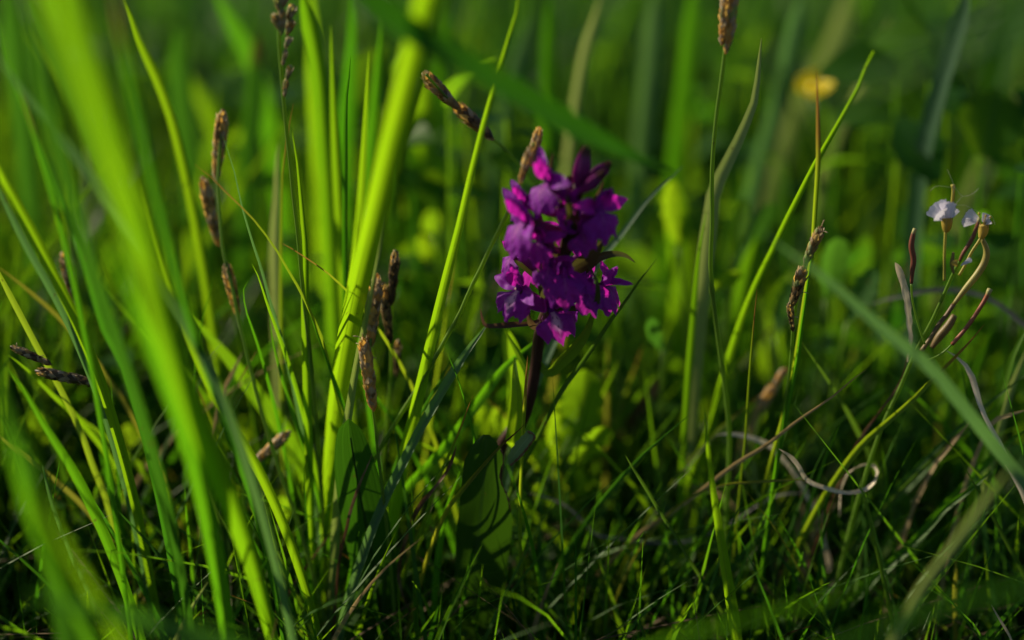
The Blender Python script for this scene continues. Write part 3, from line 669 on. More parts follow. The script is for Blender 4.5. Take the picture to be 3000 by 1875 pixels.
# --- soft blades in the background
GBB = 'soft blurred blades in the background'
def BB(label, tile, s, w, Y, mat, **k):
    k.setdefault('tip', 0.08); return blade(label, tile, s, w, Y, Y + 1, mat, group=GBB, **k)
BB('tall soft bright blade standing straight behind and above the orchid', 'B', '1150,-40 1145,120 1140,280 1135,480 1130,640', 78, 16, 'green', roll=-10)
BB('soft pale slanting blade at the top, right above the orchid', 'B', '1390,-40 1350,110 1310,240 1280,400 1255,560', 50, 12, 'pale')
BB('broad dim glaucous blade behind the orchid at the top', 'B', '1060,60 1010,220 960,380 930,520', 62, 18, 'blue')
BB('blurred bluish upright blade left of the golden spike', 'W', '1550,-40 1540,120 1525,260 1510,420', 46, 20, 'blue')
BB('blurred green upright blade just left of the golden spike', 'W', '1640,-40 1625,140 1605,300 1590,430', 40, 18, 'green')
BB('soft green blade leaning right at the top right', 'W', '2010,-40 1990,60 1950,150 1900,240', 50, 26, 'pale')
BB('dull soft blade slanting at the top right above the pointed blade', 'W', '2105,40 2080,110 2045,190 2000,280', 24, 15, 'pale')
BB('soft dark green blade arching at the right edge', 'W', '2130,-20 2230,180 2330,340 2430,450', 44, 14, 'dark')
BB('soft lit blade at the far right edge', 'W', '2425,190 2390,270 2340,360 2300,450', 44, 18, 'pale')
BB('soft green upright at the far right top corner', 'W', '2400,-30 2370,120 2330,280 2290,420', 50, 24, 'green')
BB('soft bright upright left of the orchid head', 'W', '1010,180 1000,330 985,470 975,600', 60, 14, 'bright')
BB('soft dim upright between the big folded blade and the orchid', 'W', '1060,10 1050,160 1035,320 1020,480', 56, 20, 'green')
BB('soft green blade behind the top left sedge head', 'W', '610,80 600,240 585,400 580,560', 44, 16, 'mid')
BB('soft dim blade left of the brown sedge head', 'W', '420,60 430,220 450,380 470,540', 50, 18, 'dark')
BB('soft dim upright blade at the top left corner', 'W', '20,-30 40,120 55,280 70,420', 50, 14, 'dark')
BB('soft dark slanting blade near the top left corner', 'W', '60,-20 150,160 220,320 280,470', 40, 10, 'dark')
BB('soft lit blade behind the right sedge spike', 'W', '1790,560 1760,680 1735,800 1720,930', 46, 9, 'bright')
BB('soft yellow-green blade right of the orchid stem', 'W', '1590,420 1600,520 1610,620 1610,720', 56, 11, 'bright')
BB('dull orange-brown blade blurred in the dark right of the orchid stem', 'K', '920,180 870,250 820,330 780,400', 70, 7, 'browndead')
BB('tan blurred straw in the green right of the right sedge spike', 'F', '650,230 590,310 540,390 510,450', 54, 5, 'straw')

# ------------------------------------------------------------------ fine blades of the tangle
MARKS = [((640, 560), 'the tall brown sedge head'), ((190, 1080), 'the drooping dark spikes'), ((840, 600), 'the flowering grass stem'), ((1100, 1000), 'the gold sedge spikes'),
         ((1070, 1480), 'the broad dark leaf'), ((1320, 1400), 'the twisted dry leaf'), ((1440, 1420), 'the bitten leaf'), ((1560, 1150), 'the orchid stem'),
         ((1700, 1250), 'the bright herb leaves'), ((1900, 1500), 'the sagging grey dry blade'), ((2080, 1100), 'the tall golden spike stem'), ((2330, 900), 'the tapering sedge spike'),
         ((2480, 1420), 'the curled dry hook'), ((2660, 1050), 'the bleached dry blade end'), ((2850, 900), 'the cuckoo flower'), ((2850, 1300), 'the hanging grey blade'),
         ((650, 1500), 'the broad blurred blade'), ((350, 1500), 'the grey-tipped bluish stalk'), ((2150, 1700), 'the bright bottom blade'), ((2700, 1700), 'the blurred tan straw')]
TINT = {'green': 'green', 'dark': 'dark green', 'bright': 'yellow-green', 'tipped': 'brown-tipped', 'culm_dark': 'deep green', 'olive': 'olive', 'straw': 'straw-coloured'}
USED = {}
def fine_label(mat, h, Q, var):
    X, Yp = Q[0][0], Q[0][1]
    (mx, my), nm = min(MARKS, key=lambda m: (m[0][0] - X) ** 2 + (m[0][1] - Yp) ** 2)
    lean = Q[0][0] - Q[-1][0]; run = abs(lean) / max(60, Q[-1][1] - Q[0][1])
    how = 'upright' if run < 0.18 else ('leaning left' if lean < 0 else 'leaning right')
    if run > 1.0: how = 'sprawling left' if lean < 0 else 'sprawling right'
    size = 'short' if h < 0.06 else ('tall' if h > 0.105 else 'thin')
    side = ('above' if Yp < my - 130 else 'below' if Yp > my + 130 else 'left of' if X < mx else 'right of')
    return '%s %s grass blade, %s, its tip %s %s' % (size, TINT[mat], how, side, nm)
def fine_blades(N, seed):
    var = random.Random(seed); made = 0; tries = 0
    while made < N and tries < 6000:
        tries += 1
        y = var.uniform(-0.015, 0.10); x = var.uniform(-0.21, 0.21)
        h = var.uniform(0.05, 0.135) if y > 0.012 else var.uniform(0.035, 0.085)
        az = var.gauss(0.35 if x > 0.03 else 0.2, 1.0) + (math.pi if var.random() < 0.42 else 0)
        l = abs(var.gauss(0.25, 0.22)) + (0.5 if var.random() < 0.2 else 0); dr = abs(var.gauss(0, 0.35))
        dx, dy = math.cos(az), math.sin(az) * 0.5
        base = Vector((x, y, -0.005))
        P = [base + Vector((dx * h * (l * v + dr * v * v), dy * h * (l * v + dr * v * v), h * (v - 0.4 * dr * v ** 2.5))) for v in (1, .8, .6, .4, .2, 0)]
        Q = [project(p) for p in P]
        if not (-50 < Q[0][0] < 3050 and 250 < Q[0][1] < 1780): continue
        if abs(Q[0][0] - Q[-1][0]) > 1.1 * max(60, Q[-1][1] - Q[0][1]): continue
        if any(1380 < q[0] < 1960 and q[1] < 1120 and y < 0.03 for q in Q): continue
        if any(960 < q[0] < 1240 and q[1] < 1250 and y < 0.012 for q in Q): continue
        if any(2600 < q[0] and q[1] < 1150 and y < 0.012 for q in Q): continue
        mat = var.choice(['green', 'green', 'dark', 'bright', 'tipped', 'bright', 'culm_dark', 'olive' if var.random() < 0.4 else 'green', 'straw' if var.random() < 0.35 else 'dark'])
        lbl = fine_label(mat, h, Q, var)
        if lbl in USED: continue
        USED[lbl] = 1
        w = var.uniform(0.0009, 0.0024) * (1.3 if y > 0.05 else 1)
        g = ribbon(P, w, var.uniform(-55, 55), var.uniform(-40, 40), var.uniform(18, 42), nu=3, n=12, prof=blade_prof(0.6, 0.8, 0.03), org=base)
        o = link('grass_blade', make_mesh('grass_blade', *g, mat), None, base)
        lb = fine_label(mat, h, Q, var)
        tag(o, lb, 'grass blade', 'thin grass blades in the tangle'); made += 1
fine_blades(185, 5)

# ------------------------------------------------------------------ dead, curled blades
def dead(label, tile, s, w, Y0, Y1, mat='greydead', name='dead_blade', **k):
    w *= 0.7
    k.setdefault('tip', 0.08); k.setdefault('ripple', 0.4); k.setdefault('cat', 'dead blade'); k.setdefault('group', 'dead dry blades'); k.setdefault('bend', 0.3)
    return blade(label, tile, s, w, Y0, Y1, mat, name=name, **k)
dead('grey dry blade curled into a hook at the lower right', 'F', '612,610 660,640 705,690 735,745 775,775 850,800 930,818 1000,810 1050,780 1078,735 1070,695 1030,685 980,700 930,740 905,830 900,930', 27, -0.4, 1.6, ground=False, roll=22, twist=120, fold=26)
dead('thin green-brown dry blade meeting the curled hook from the left', 'F', '758,760 690,757 600,760 500,768 400,775 300,795 180,850', 17, -0.3, 0.6, 'olive')
dead('long grey dry blade sagging across the lower middle', 'K', '240,765 330,785 400,810 470,850 530,910 600,980 700,995 820,1012 960,1020 1080,1005 1190,965 1300,905 1400,840 1480,795 1560,770 1660,770', 17, 2.2, 2.6, 'greydim', ground=False, roll=20, twist=60)
dead('pale bleached blade end standing beside the cuckoo flower stem', 'H', '325,508 345,545 372,625 395,740 405,850 412,960 395,1060', 50, 0.6, 0.9, ground=False, roll=20, twist=50, fold=30, base=0.35)
dead('brown-grey dry blade continuing down left from the bleached end', 'H', '395,1010 370,1130 310,1240 230,1350 130,1490 60,1640', 40, 0.9, 1.6, 'browndead', roll=20, twist=50, fold=30, tip=0.5, bend=0.1)
dead('grey shredded blade hanging at the right edge', 'H', '590,985 650,1020 705,1065 755,1150 785,1250 810,1330 850,1420 895,1500 960,1640 1060,1850', 46, 0.8, -0.5, roll=15, twist=-70, fold=28)
dead('blurred grey arching blade behind the cuckoo flower', 'H', '190,740 260,715 350,695 460,670 560,660 680,662 780,682 870,720 950,780 1040,850 1120,960', 36, 5, 4, 'greydim', roll=20, twist=30)
dead('pale dry blade stub with pink-white end behind the thin stalks', 'F', '315,548 370,540 430,545 490,560 550,585 600,620', 34, 2.4, 2.6, roll=15)
dead('twisted brown-grey dry leaf left of the bitten leaf', 'E', '705,590 690,640 665,710 620,770 570,830 530,880 490,960 470,1020 445,1100 432,1180 440,1260 465,1340 520,1420 600,1490 640,1530', 26, -0.6, 0.6, 'browndead', roll=20, twist=200, fold=28, tip=0.05)
dead('tan dry stick lying at the right edge', 'H', '1080,1315 1020,1335 950,1355 900,1370 860,1400 820,1470', 34, 0.6, 1.2, 'straw')
dead('tan dry blade end slanting under the grey hanging one', 'H', '745,1385 700,1440 650,1495 600,1560 540,1640', 32, 1, 1.6, 'straw')
dead('short brown dry blade pair foot, lower right dark', 'F', '900,865 850,900 810,940 780,1000 760,1060', 46, 2.6, 2.8, 'straw')
dead('blurred tan dry blade left of the short brown one', 'F', '850,815 800,860 750,900 720,950 700,1000', 50, 4, 4.2, 'straw')
dead('pinkish dry litter blade low in the dark right of centre', 'F', '290,1140 260,1200 230,1260 205,1330 190,1400', 34, 3.5, 3.7, 'straw')
dead('dry tan sliver in the left shade beside the dark sedge stem', 'D', '1145,150 1120,200 1090,270 1060,330', 28, 2.5, 2.8, 'straw')
dead('pale curled dry tip at the bottom right edge', 'F', '1615,1345 1640,1390 1670,1440 1710,1512', 16, -2, -2, fold=20)
dead('thin grey withered thread down from the broad dark leaf', 'E', '160,1000 155,1080 150,1180 140,1300', 10, -0.2, 0, 'browndead')
dead('pale dry litter tip in the green below the slanting straw', 'K', '1000,770 1050,745 1110,735 1160,745', 34, 4, 4.2, 'straw')
dead('straw-coloured broken blade low left, deep in shade', 'D', '950,1060 1000,1120 1050,1170', 30, 5, 5, 'browndead')

# ------------------------------------------------------------------ broad leaves
def leaf_geo(P, width, org, roll=0, twist=0, fold=14, nu=13, n=30, teeth=0, tdepth=0.0, rnd=0.5, lobes=0.0, bite=None, facing=None):
    def prof(v):
        a = math.sin(math.pi * min(1, max(0, v)) ** rnd) if rnd else 1
        return max(0.02, a ** 0.75)
    V, F, UV = ribbon(P, width, roll, twist, fold, nu=nu, n=n, prof=prof, org=org, facing=facing)
    C, _ = spline(P, n)
    out = []
    for k, v in enumerate(V):
        i, j = divmod(k, nu)
        u = -1 + 2 * j / (nu - 1); vv = i / n
        c = C[i] - org
        q = v - c
        s = 1.0
        if teeth: s *= 1 - tdepth * abs(u) ** 2 * (0.5 + 0.5 * math.cos(vv * teeth * 2 * math.pi))
        if lobes: s *= 1 + lobes * math.sin(vv * 9 + 0.6) * abs(u)
        out.append(c + q * s)
    return out, F, UV
def broad_leaf(name, label, cat, tile, s, w, Y0, Y1, mat, group=None, ground=True, midrib='culm', **k):
    P = track(tile, s, Y0, Y1)
    wm = px(tile, w, P[len(P) // 2])
    if ground:
        P = to_ground(P)
    org = P[-1].copy()
    r = root(name, org, label, cat, group)
    part('leaf_surface', leaf_geo(P, wm, org, **k), mat, r)
    Q = [p + (CAM - p).normalized() * 0.0002 for p in P]
    return r, P, org
def bl_mid(r, P, org, mat='culm', rad=0.00035, back=0.0):
    Q = [p - (CAM - p).normalized() * back for p in P[1:]]
    part('midrib', tube(Q, lambda v: rad * (0.35 + 0.65 * v), 5, org=org), mat, r)

# broad dark leaf left of the middle
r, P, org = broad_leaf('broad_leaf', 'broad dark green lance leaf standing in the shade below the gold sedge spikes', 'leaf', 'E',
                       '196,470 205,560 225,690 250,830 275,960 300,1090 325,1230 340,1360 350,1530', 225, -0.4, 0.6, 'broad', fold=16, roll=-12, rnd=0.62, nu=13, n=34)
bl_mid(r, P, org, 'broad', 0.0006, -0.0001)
# toothed herb leaves behind the orchid foot
def herb(label, tile, leaves, Yb, foot, mat='herb', group='low herbs among the grass', teeth=5, tdepth=0.28):
    base = at(tile, *foot, Yb); base.z = -0.004
    r = root('herb_plant', base, label, 'herb', group)
    for (s, w, Y, roll) in leaves:
        P = track(tile, s, Y, Y + 0.6)
        wm = px(tile, w, P[len(P) // 2])
        lf = part('leaf', leaf_geo(P, wm, base, roll=roll, fold=12, rnd=0.75, teeth=teeth, tdepth=tdepth, nu=11, n=28, twist=random.uniform(-20, 20)), mat, r)
        tip = P[-1]
        Q = [tip, tip.lerp(base, 0.35) + Vector((0, 0, 0.006)), tip.lerp(base, 0.75), base]
        part('leaf_stalk', tube(Q, 0.0007, 6, org=base), 'culm', lf)
    return r
herb('bright toothed herb leaves glowing behind the orchid stem', 'K', [
    ('545,140 535,260 510,390 470,490 430,570', 250, 4, -15), ('645,430 590,510 530,575 460,620', 150, 3.5, 30),
    ('430,300 420,420 400,520 390,600', 180, 5, 20), ('300,500 330,580 370,640 400,690', 150, 4.5, 10)], 6, (430, 800))
herb('herb with lit leaf lobes right of the orchid at mid height', 'L', [
    ('590,640 520,680 440,725 390,770', 110, 6, 20), ('150,60 140,180 150,330 190,470', 130, 9, 10), ('620,180 590,300 560,420 540,540', 150, 8, -35)], 9, (400, 1100), 'herb')
herb('shaded lobed herb leaves in the middle right background', 'L', [
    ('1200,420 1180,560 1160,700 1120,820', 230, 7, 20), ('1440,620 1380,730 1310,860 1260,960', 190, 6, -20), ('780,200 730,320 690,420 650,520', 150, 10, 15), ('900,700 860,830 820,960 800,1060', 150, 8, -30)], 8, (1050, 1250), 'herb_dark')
herb('low bright herb leaves behind the thin right stalks', 'K', [
    ('1150,40 1120,160 1110,300 1120,420', 130, 6, 15), ('1290,180 1230,260 1180,340 1150,420', 130, 6.5, -20), ('1420,300 1360,380 1300,450', 90, 7, 20)], 7, (1180, 640))
herb('shaded herb leaves in the lower right of the centre', 'K', [
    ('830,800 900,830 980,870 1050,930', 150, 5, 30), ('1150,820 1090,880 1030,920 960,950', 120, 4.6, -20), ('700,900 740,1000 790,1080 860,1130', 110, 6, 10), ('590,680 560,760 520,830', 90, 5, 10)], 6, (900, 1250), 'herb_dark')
herb('small curled herb leaves with lit edges under the orchid', 'K', [
    ('500,640 520,700 530,760 500,800', 70, 4, 20), ('300,720 330,790 380,840', 80, 4, -20), ('600,690 570,740 530,770', 60, 4.5, 10), ('700,760 690,800 670,840', 60, 6, 0)], 5, (450, 960), 'herb')
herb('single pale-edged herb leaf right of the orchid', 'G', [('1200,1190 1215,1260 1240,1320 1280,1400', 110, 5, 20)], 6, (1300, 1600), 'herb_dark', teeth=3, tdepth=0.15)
herb('upright glowing yellow-green leaf just left of the orchid stem', 'E', [('930,40 960,150 985,290 985,400 975,520 965,640', 105, 2.6, 25), ('1000,300 985,400 965,500 950,600', 70, 2.0, -20)], 3, (950, 900), 'herb', teeth=2, tdepth=0.06)
herb('lit herb leaf patch left of the orchid stem', 'K', [('80,340 110,400 140,470 160,560', 110, 5, 20), ('10,330 40,420 60,520', 80, 6, -10)], 6, (100, 800), 'herb', teeth=4, tdepth=0.15)
herb('lower left herb with sunlit leaf patches', 'D', [('560,520 640,560 680,620 690,680', 120, 6, 20), ('330,700 390,730 430,780', 110, 5, -10), ('150,440 190,520 220,600', 130, 6, 10), ('500,1160 540,1220 570,1280', 90, 5, 15)], 7, (450, 1300), 'herb', teeth=3, tdepth=0.12)
herb('lower left herb with yellow lit leaves by the broad blurred blade', 'D', [('1300,850 1340,890 1370,950', 90, 3, 10), ('940,360 980,410 1000,480', 110, 6, 10), ('1120,470 1150,520 1160,600', 120, 7, -10), ('740,1330 780,1290 820,1340', 80, 3, 30)], 6, (1050, 1300), 'herb', teeth=3, tdepth=0.12)
# deep shade leaves left
herb('herb leaf cluster in soft green light left of the orchid', 'B', [('560,1000 580,1050 610,1100', 110, 12, 10), ('470,1100 430,1130 400,1180', 90, 12, 0), ('510,640 530,720 520,800', 90, 15, 10), ('540,1110 560,1180 590,1240', 100, 11, -20)], 13, (520, 1500), 'herb', teeth=2, tdepth=0.1)

# ------------------------------------------------------------------ orchid
FOOT = at('G', 180, 2280, 2.0); FOOT.z = -0.005
ORG = FOOT.copy()
orchid = root('orchid', ORG, 'purple marsh orchid with dark stem and spotted lips, in sharp focus', 'orchid')
AX = [at('G', 735, 280, -1.3), at('G', 715, 420, -1.1), at('G', 680, 620, -0.7), at('G', 630, 850, -0.3), at('G', 570, 1080, 0.2), at('G', 500, 1290, 0.6), at('G', 475, 1480, 0.9), at('G', 448, 1650, 1.0), at('G', 385, 1860, 1.5), at('G', 240, 2120, 1.8), FOOT]
part('stem', tube(AX, lambda v: 0.0004 + 0.0013 * min(1, v * 5) if v < 0.3 else 0.0016, 12, n=40, org=ORG), 'stem_purple', orchid)
AXC, _ = spline(AX, 60)
def axis_near(p, drop=0.006):
    best = min(AXC, key=lambda c: (c - p).length + (0 if c.z < p.z - drop * 0.5 else 0.004))
    return best
MM = 0.001
def smooth01(a, b, x):
    t = min(1, max(0, (x - a) / (b - a))); return t * t * (3 - 2 * t)
def lip_local(var):
    nu, nv = 25, 16
    V, UV = [], []
    wav = var.uniform(0, 6); bend = var.uniform(0.8, 1.3); asym = var.uniform(-0.1, 0.1)
    for i in range(nv):
        v = i / (nv - 1)
        for j in range(nu):
            u = -1 + 2 * j / (nu - 1)
            au = abs(u + asym * v * (1 - abs(u)))
            Lu = 0.72 + 0.30 * math.exp(-(u / 0.20) ** 2) + 0.10 * math.exp(-((au - 0.66) / 0.18) ** 2) - 0.22 * max(0, au - 0.75) / 0.25
            Lu += (0.030 * math.sin(u * 19 + wav) + 0.02 * math.sin(u * 37 + wav * 2)) * v
            w = 0.18 + 0.82 * smooth01(0.02, 0.62, v)
            x = u * w * 5.3
            s = v * Lu * 9.0
            y = -0.9 - 2.3 * (1 - math.exp(-s / 2.2)) * bend + 0.055 * x * x * (0.4 + v)
            z = -0.2 - s * 0.93 + 0.3 * math.sin(u * 6 + wav) * v * abs(u)
            y += 0.35 * math.sin(u * 11 + wav + v * 3) * v * abs(u) + 0.5 * v * v * (1 - au)
            y += 0.28 * math.sin(x * 1.9 + wav * 3 + z * 1.1) * v + 0.16 * math.sin(x * 3.7 - z * 2.3 + wav) * v; z += 0.2 * math.sin(x * 2.6 + wav) * v * v
            V.append(Vector((x, y, z)) * MM); UV.append(((u + 1) / 2, v))
    return V, grid_faces(nu, nv), UV
def petal_local(base, direc, up, length, width, curl=0.3, cup=0.25, n=14, nu=9, point=0.8):
    """an ovate petal from base along direc; its inner face looks along up; curls toward up"""
    d = Vector(direc).normalized(); u0 = Vector(up); u0 = (u0 - d * u0.dot(d)).normalized(); s0 = d.cross(u0)
    V, UV = [], []
    for i in range(n):
        v = i / (n - 1)
        a = curl * v
        c = Vector(base) + ((d * math.sin(a) + u0 * (1 - math.cos(a))) / a * v * length if abs(a) > 1e-3 else d * v * length)
        w = width * 0.5 * (math.sin(math.pi * min(1, v * 0.93 + 0.07) ** point) ** 0.8 * 0.94 + 0.06 * (1 - v))
        nn = (u0 * math.cos(a) - d * math.sin(a))
        for j in range(nu):
            u = -1 + 2 * j / (nu - 1)
            V.append((c + s0 * (u * w) + nn * (cup * w * u * u + 0.16 * w * math.sin(v * 8 + u * 2.4 + length) + 0.09 * w * math.sin(v * 17 - u * 4 + length * 3))) * MM); UV.append(((u + 1) / 2, 1 - v))
    return V, grid_faces(nu, n), UV
def xform(g, mt):
    return [mt @ v for v in g[0]], g[1], g[2]
def floret(gx, gy, Y, yaw, pitch, roll, sc, seed, *, lsep=None, rsep=None, dors=None, label=None, bract=None, open_=1.0, mat='petal'):
    var = random.Random(seed); sc *= 1.02
    p = at('G', gx, gy, Y)
    mt = Matrix.Translation(p - ORG) @ Euler((0, 0, R(yaw))).to_matrix().to_4x4() @ Euler((R(pitch), 0, 0)).to_matrix().to_4x4() @ Euler((0, R(roll), 0)).to_matrix().to_4x4() @ Matrix.Scale(sc, 4)
    ax = axis_near(p) - ORG
    back = mt @ (Vector((0, 1.2, -0.3)) * MM)
    mid = back.lerp(ax, 0.5) + Vector((0, 0, -0.001))
    ov = tube([mt @ (Vector((0, -0.4, 0.1)) * MM), back, mid, ax], lambda v: 0.0011 * sc * (0.8 + 0.5 * math.sin(math.pi * v)), 8)
    spur = tube([mt @ (Vector(q) * MM) for q in ((0, -0.6, -0.4), (0, 1.2, -1.0), (0, 3.6, -2.6), (0.2, 5.6, -5.2), (0.2, 6.3, -7.0))], lambda v: 0.0013 * sc * (1.0 - 0.55 * v), 8)
    colm = tube([mt @ (Vector(q) * MM) for q in ((0, 0.2, -0.2), (0, -0.5, 0.9), (0, -0.9, 2.0), (0, -0.8, 2.6))], lambda v: 0.0010 * sc * (1.05 - 0.6 * v * v), 8)
    f = part('floret', join(ov, spur), 'bud', orchid, label)
    part('column', colm, 'petal', f)
    part('lip', xform(lip_local(var), mt), 'lip_pale' if seed in (1, 2) else 'lip', f)
    lsep = lsep or (-0.95, -0.05, 0.42); rsep = rsep or (0.95, -0.05, 0.42); dors = dors or (0, -0.55, 1.0)
    part('sepal', xform(petal_local((-0.8, 0.1, 0.6), lsep, (0.1, -1, 0.25), 8.6, 4.0, curl=var.uniform(-0.5, 0.2), cup=0.3), mt), mat, f)
    part('sepal', xform(petal_local((0.8, 0.1, 0.6), rsep, (-0.1, -1, 0.25), 8.6, 4.0, curl=var.uniform(-0.5, 0.2), cup=0.3), mt), mat, f)
    part('hood_sepal', xform(petal_local((0, 0.6, 1.2), dors, (0, -1, -0.4), 7.2, 4.0, curl=0.8, cup=0.45), mt), mat, f)
    for s in (-1, 1):
        part('hood_petal', xform(petal_local((0.7 * s, 0.2, 1.0), (0.42 * s + dors[0] * .6, -0.55, 0.85), (-0.75 * s, -0.8, -0.2), 6.2, 3.6, curl=0.9, cup=0.4), mt), mat, f)
    if bract:
        Q = [at('G', *q) for q in bract[0]] + [ax + ORG]
        part('bract', ribbon(Q, px('G', bract[1], Q[0]), bract[2] if len(bract) > 2 else 15, 40, 22, nu=5, prof=blade_prof(0.45, 0.7, 0.03), org=ORG), bract[3] if len(bract) > 3 else 'bract', f)
    return f
floret(572, 1145, -0.6, 14, -4, -14, 1.0, 1, label='lowest floret, its lip with a pale purple-spotted heart in sharp focus', bract=([(125, 1130, -0.5), (135, 1190, -0.5), (160, 1238, -0.5), (240, 1240, -0.4), (340, 1232, -0.2), (440, 1225, 0.1)], 46, 30, 'bract'), lsep=(-0.8, 0.2, 0.75), rsep=(0.85, 0.2, 0.7))
floret(372, 1010, -0.5, -34, -3, 13, 0.98, 2, label='lower left floret with magenta hanging lip', lsep=(-1, -0.05, -0.02), rsep=(0.8, -0.5, -0.15), dors=(-0.45, -0.15, 1.0))
floret(655, 925, -1.1, 4, 2, -2, 1.0, 3, label='front floret facing the viewer, violet in shade', lsep=(-0.9, 0.1, 0.5), rsep=(0.92, -0.25, -0.75), bract=([(515, 770, -0.9), (500, 850, -1.1), (505, 930, -1.1), (520, 1010, -0.8), (560, 1060, -0.3)], 70, 10, 'bract_green'))
floret(905, 985, -0.2, 62, -6, -10, 0.95, 4, label='right floret seen from the side, violet-blue', lsep=(0.1, -0.8, 0.1), rsep=(0.75, 0.2, 0.7), bract=([(1105, 842, 0.2), (1050, 800, 0.1), (985, 785, 0), (900, 800, 0), (820, 850, 0)], 62, 10, 'bract_green'))
floret(415, 580, -1.7, -62, 2, 8, 1.2, 5, label='upper left floret lit bright magenta, slightly blurred', lsep=(-0.95, -0.1, 0.5), rsep=(0.9, -0.4, -0.1))
floret(560, 335, -1.7, -50, -4, 2, 1.0, 6, label='topmost open floret with dark hood mouth', lsep=(-0.5, -0.1, 0.9), rsep=(0.75, -0.35, 0.1), dors=(0, -0.4, 1))
floret(865, 505, -1.6, 34, -2, -4, 1.0, 7, label='upper right floret with outstretched violet sepal', rsep=(1.0, -0.05, 0.05), lsep=(-0.6, -0.35, 0.2), dors=(0.25, -0.5, 1))
floret(345, 790, 0.3, -62, 0, 5, 0.78, 8, label='small half-hidden floret at the left of the head', lsep=(-0.6, 0, 0.8))
floret(770, 790, 0.3, 55, 0, 0, 0.85, 9, label='floret hidden behind the right bracts', rsep=(0.7, -0.2, 0.7), bract=([(905, 690, -0.6), (860, 760, -0.6), (800, 830, -0.5), (720, 880, -0.3)], 110, 15, 'bract'))
floret(500, 700, -1.5, -15, 0, 8, 0.72, 21, label='half-open floret squeezed under the upper left one')
floret(760, 640, -1.4, 22, 4, -8, 0.74, 22, label='half-open floret under the upper right one', rsep=(0.9, -0.2, 0.3))
floret(560, 860, -1.0, -8, 0, 6, 0.72, 23, label='crumpled floret between the left and the front ones')
floret(790, 1020, -0.7, 28, -4, -10, 0.78, 24, label='floret half hidden between the front and the right ones', rsep=(0.8, -0.3, -0.4))
floret(680, 470, -1.5, 5, 0, 0, 0.6, 25, label='small dark opening floret under the top buds', lsep=(-0.5, -0.3, 0.9), rsep=(0.5, -0.3, 0.9))
floret(410, 460, -1.2, -55, 0, 6, 0.8, 26, label='small floret at the upper left shoulder of the head', lsep=(-0.9, -0.1, 0.6))
floret(640, 640, -0.2, 10, 0, 0, 0.6, 10, label='small shaded floret deep in the middle of the head')
floret(640, 1070, 0.9, 150, 0, 0, 0.85, 12, label='floret on the far side of the head')
floret(470, 850, 0.9, -120, 0, 0, 0.85, 13, label='floret on the far left side of the head')
def bud(pt, pb, w, label, mat='bud'):
    a, b = at('G', *pt), at('G', *pb)
    r_ = px('G', w, a) / 2
    c = a.lerp(b, 0.55) + Vector((0.0003, 0, 0))
    ax = axis_near(b) 
    o = part('bud', tube([a, a.lerp(c, .4), c, b], lambda v: r_ * (0.12 + 0.9 * math.sin(math.pi * min(1, v * 0.80 + 0.10))), 10, n=16, org=ORG), mat, orchid, label)
    part('bud_stalk', tube([b, b.lerp(ax, .5) - Vector((0, 0, 0.001)), ax], 0.0007, 7, org=ORG), 'stem_purple', o)
    for k in range(3):                       # the three closed sepals that overlap on the bud
        an = 2.1 * k + 0.5
        off = Vector((math.cos(an), math.sin(an) * 0.8, 0)) * r_ * 0.55
        part('sepal', ribbon([a - (b - a) * .04 + off * .1, a.lerp(b, .3) + off * 1.1, a.lerp(b, .65) + off * 1.25, b + off * .4], r_ * 1.9, 0, 0, -24, nu=5, n=14, prof=lambda v: math.sin(math.pi * (v * .85 + .1)) ** .7, org=ORG, facing=off), mat, o)
bud((793, 112, -1.6), (735, 365, -1.5), 105, 'upright pink bud at the very top')
bud((940, 212, -1.5), (800, 330, -1.3), 92, 'dark violet bud pointing up right')
bud((900, 262, -2.0), (765, 395, -1.7), 82, 'brownish pink small bud in front')
bud((690, 300, -1.0), (690, 440, -0.9), 70, 'dark bud in the middle of the head')
bud((640, 470, -1.2), (650, 600, -0.9), 80, 'dark shaded bud below the top floret')
for i, (q, w, mt_) in enumerate([
        ([(812, 95, -1.4), (800, 200, -1.4), (770, 330, -1.3), (735, 450, -1.0)], 60, 'bract'),
        ([(585, 140, -1.2), (570, 250, -1.2), (580, 400, -1.1), (660, 560, -0.8)], 60, 'bract'),
        ([(905, 320, -1.2), (880, 400, -1.2), (820, 500, -1.1), (720, 620, -0.8)], 64, 'bract'),
        ([(470, 440, -1.2), (475, 540, -1.0), (540, 660, -0.9), (630, 800, -0.4)], 60, 'bract'),
        ([(670, 400, -2.0), (690, 520, -1.9), (690, 640, -1.5), (660, 790, -0.6)], 92, 'bract'),
        ([(740, 480, -1.9), (730, 580, -1.7), (700, 690, -1.2), (650, 830, -0.5)], 84, 'bract'),
        ([(520, 640, -1.6), (540, 730, -1.3), (580, 800, -0.8), (620, 880, -0.3)], 70, 'bract'),
        ([(250, 690, 0.3), (300, 760, 0.3), (400, 850, 0.4), (560, 1000, 0.3)], 62, 'bract'),
        ([(800, 860, -0.9), (850, 930, -1.1), (868, 1020, -1.1), (850, 1110, -0.8), (760, 1130, -0.2), (600, 1130, 0.1)], 48, 'bract_green'),
        ([(440, 1110, -0.4), (430, 1180, -0.3), (455, 1240, 0.0), (520, 1270, 0.4)], 44, 'bract')]):
    Q = [at('G', *a) for a in q]
    part('bract', ribbon(Q, px('G', w, Q[1]), 10 * (i % 3 - 1), 35, 26, nu=5, n=18, prof=blade_prof(0.5, 0.7, 0.03), org=ORG), mt_, orchid)
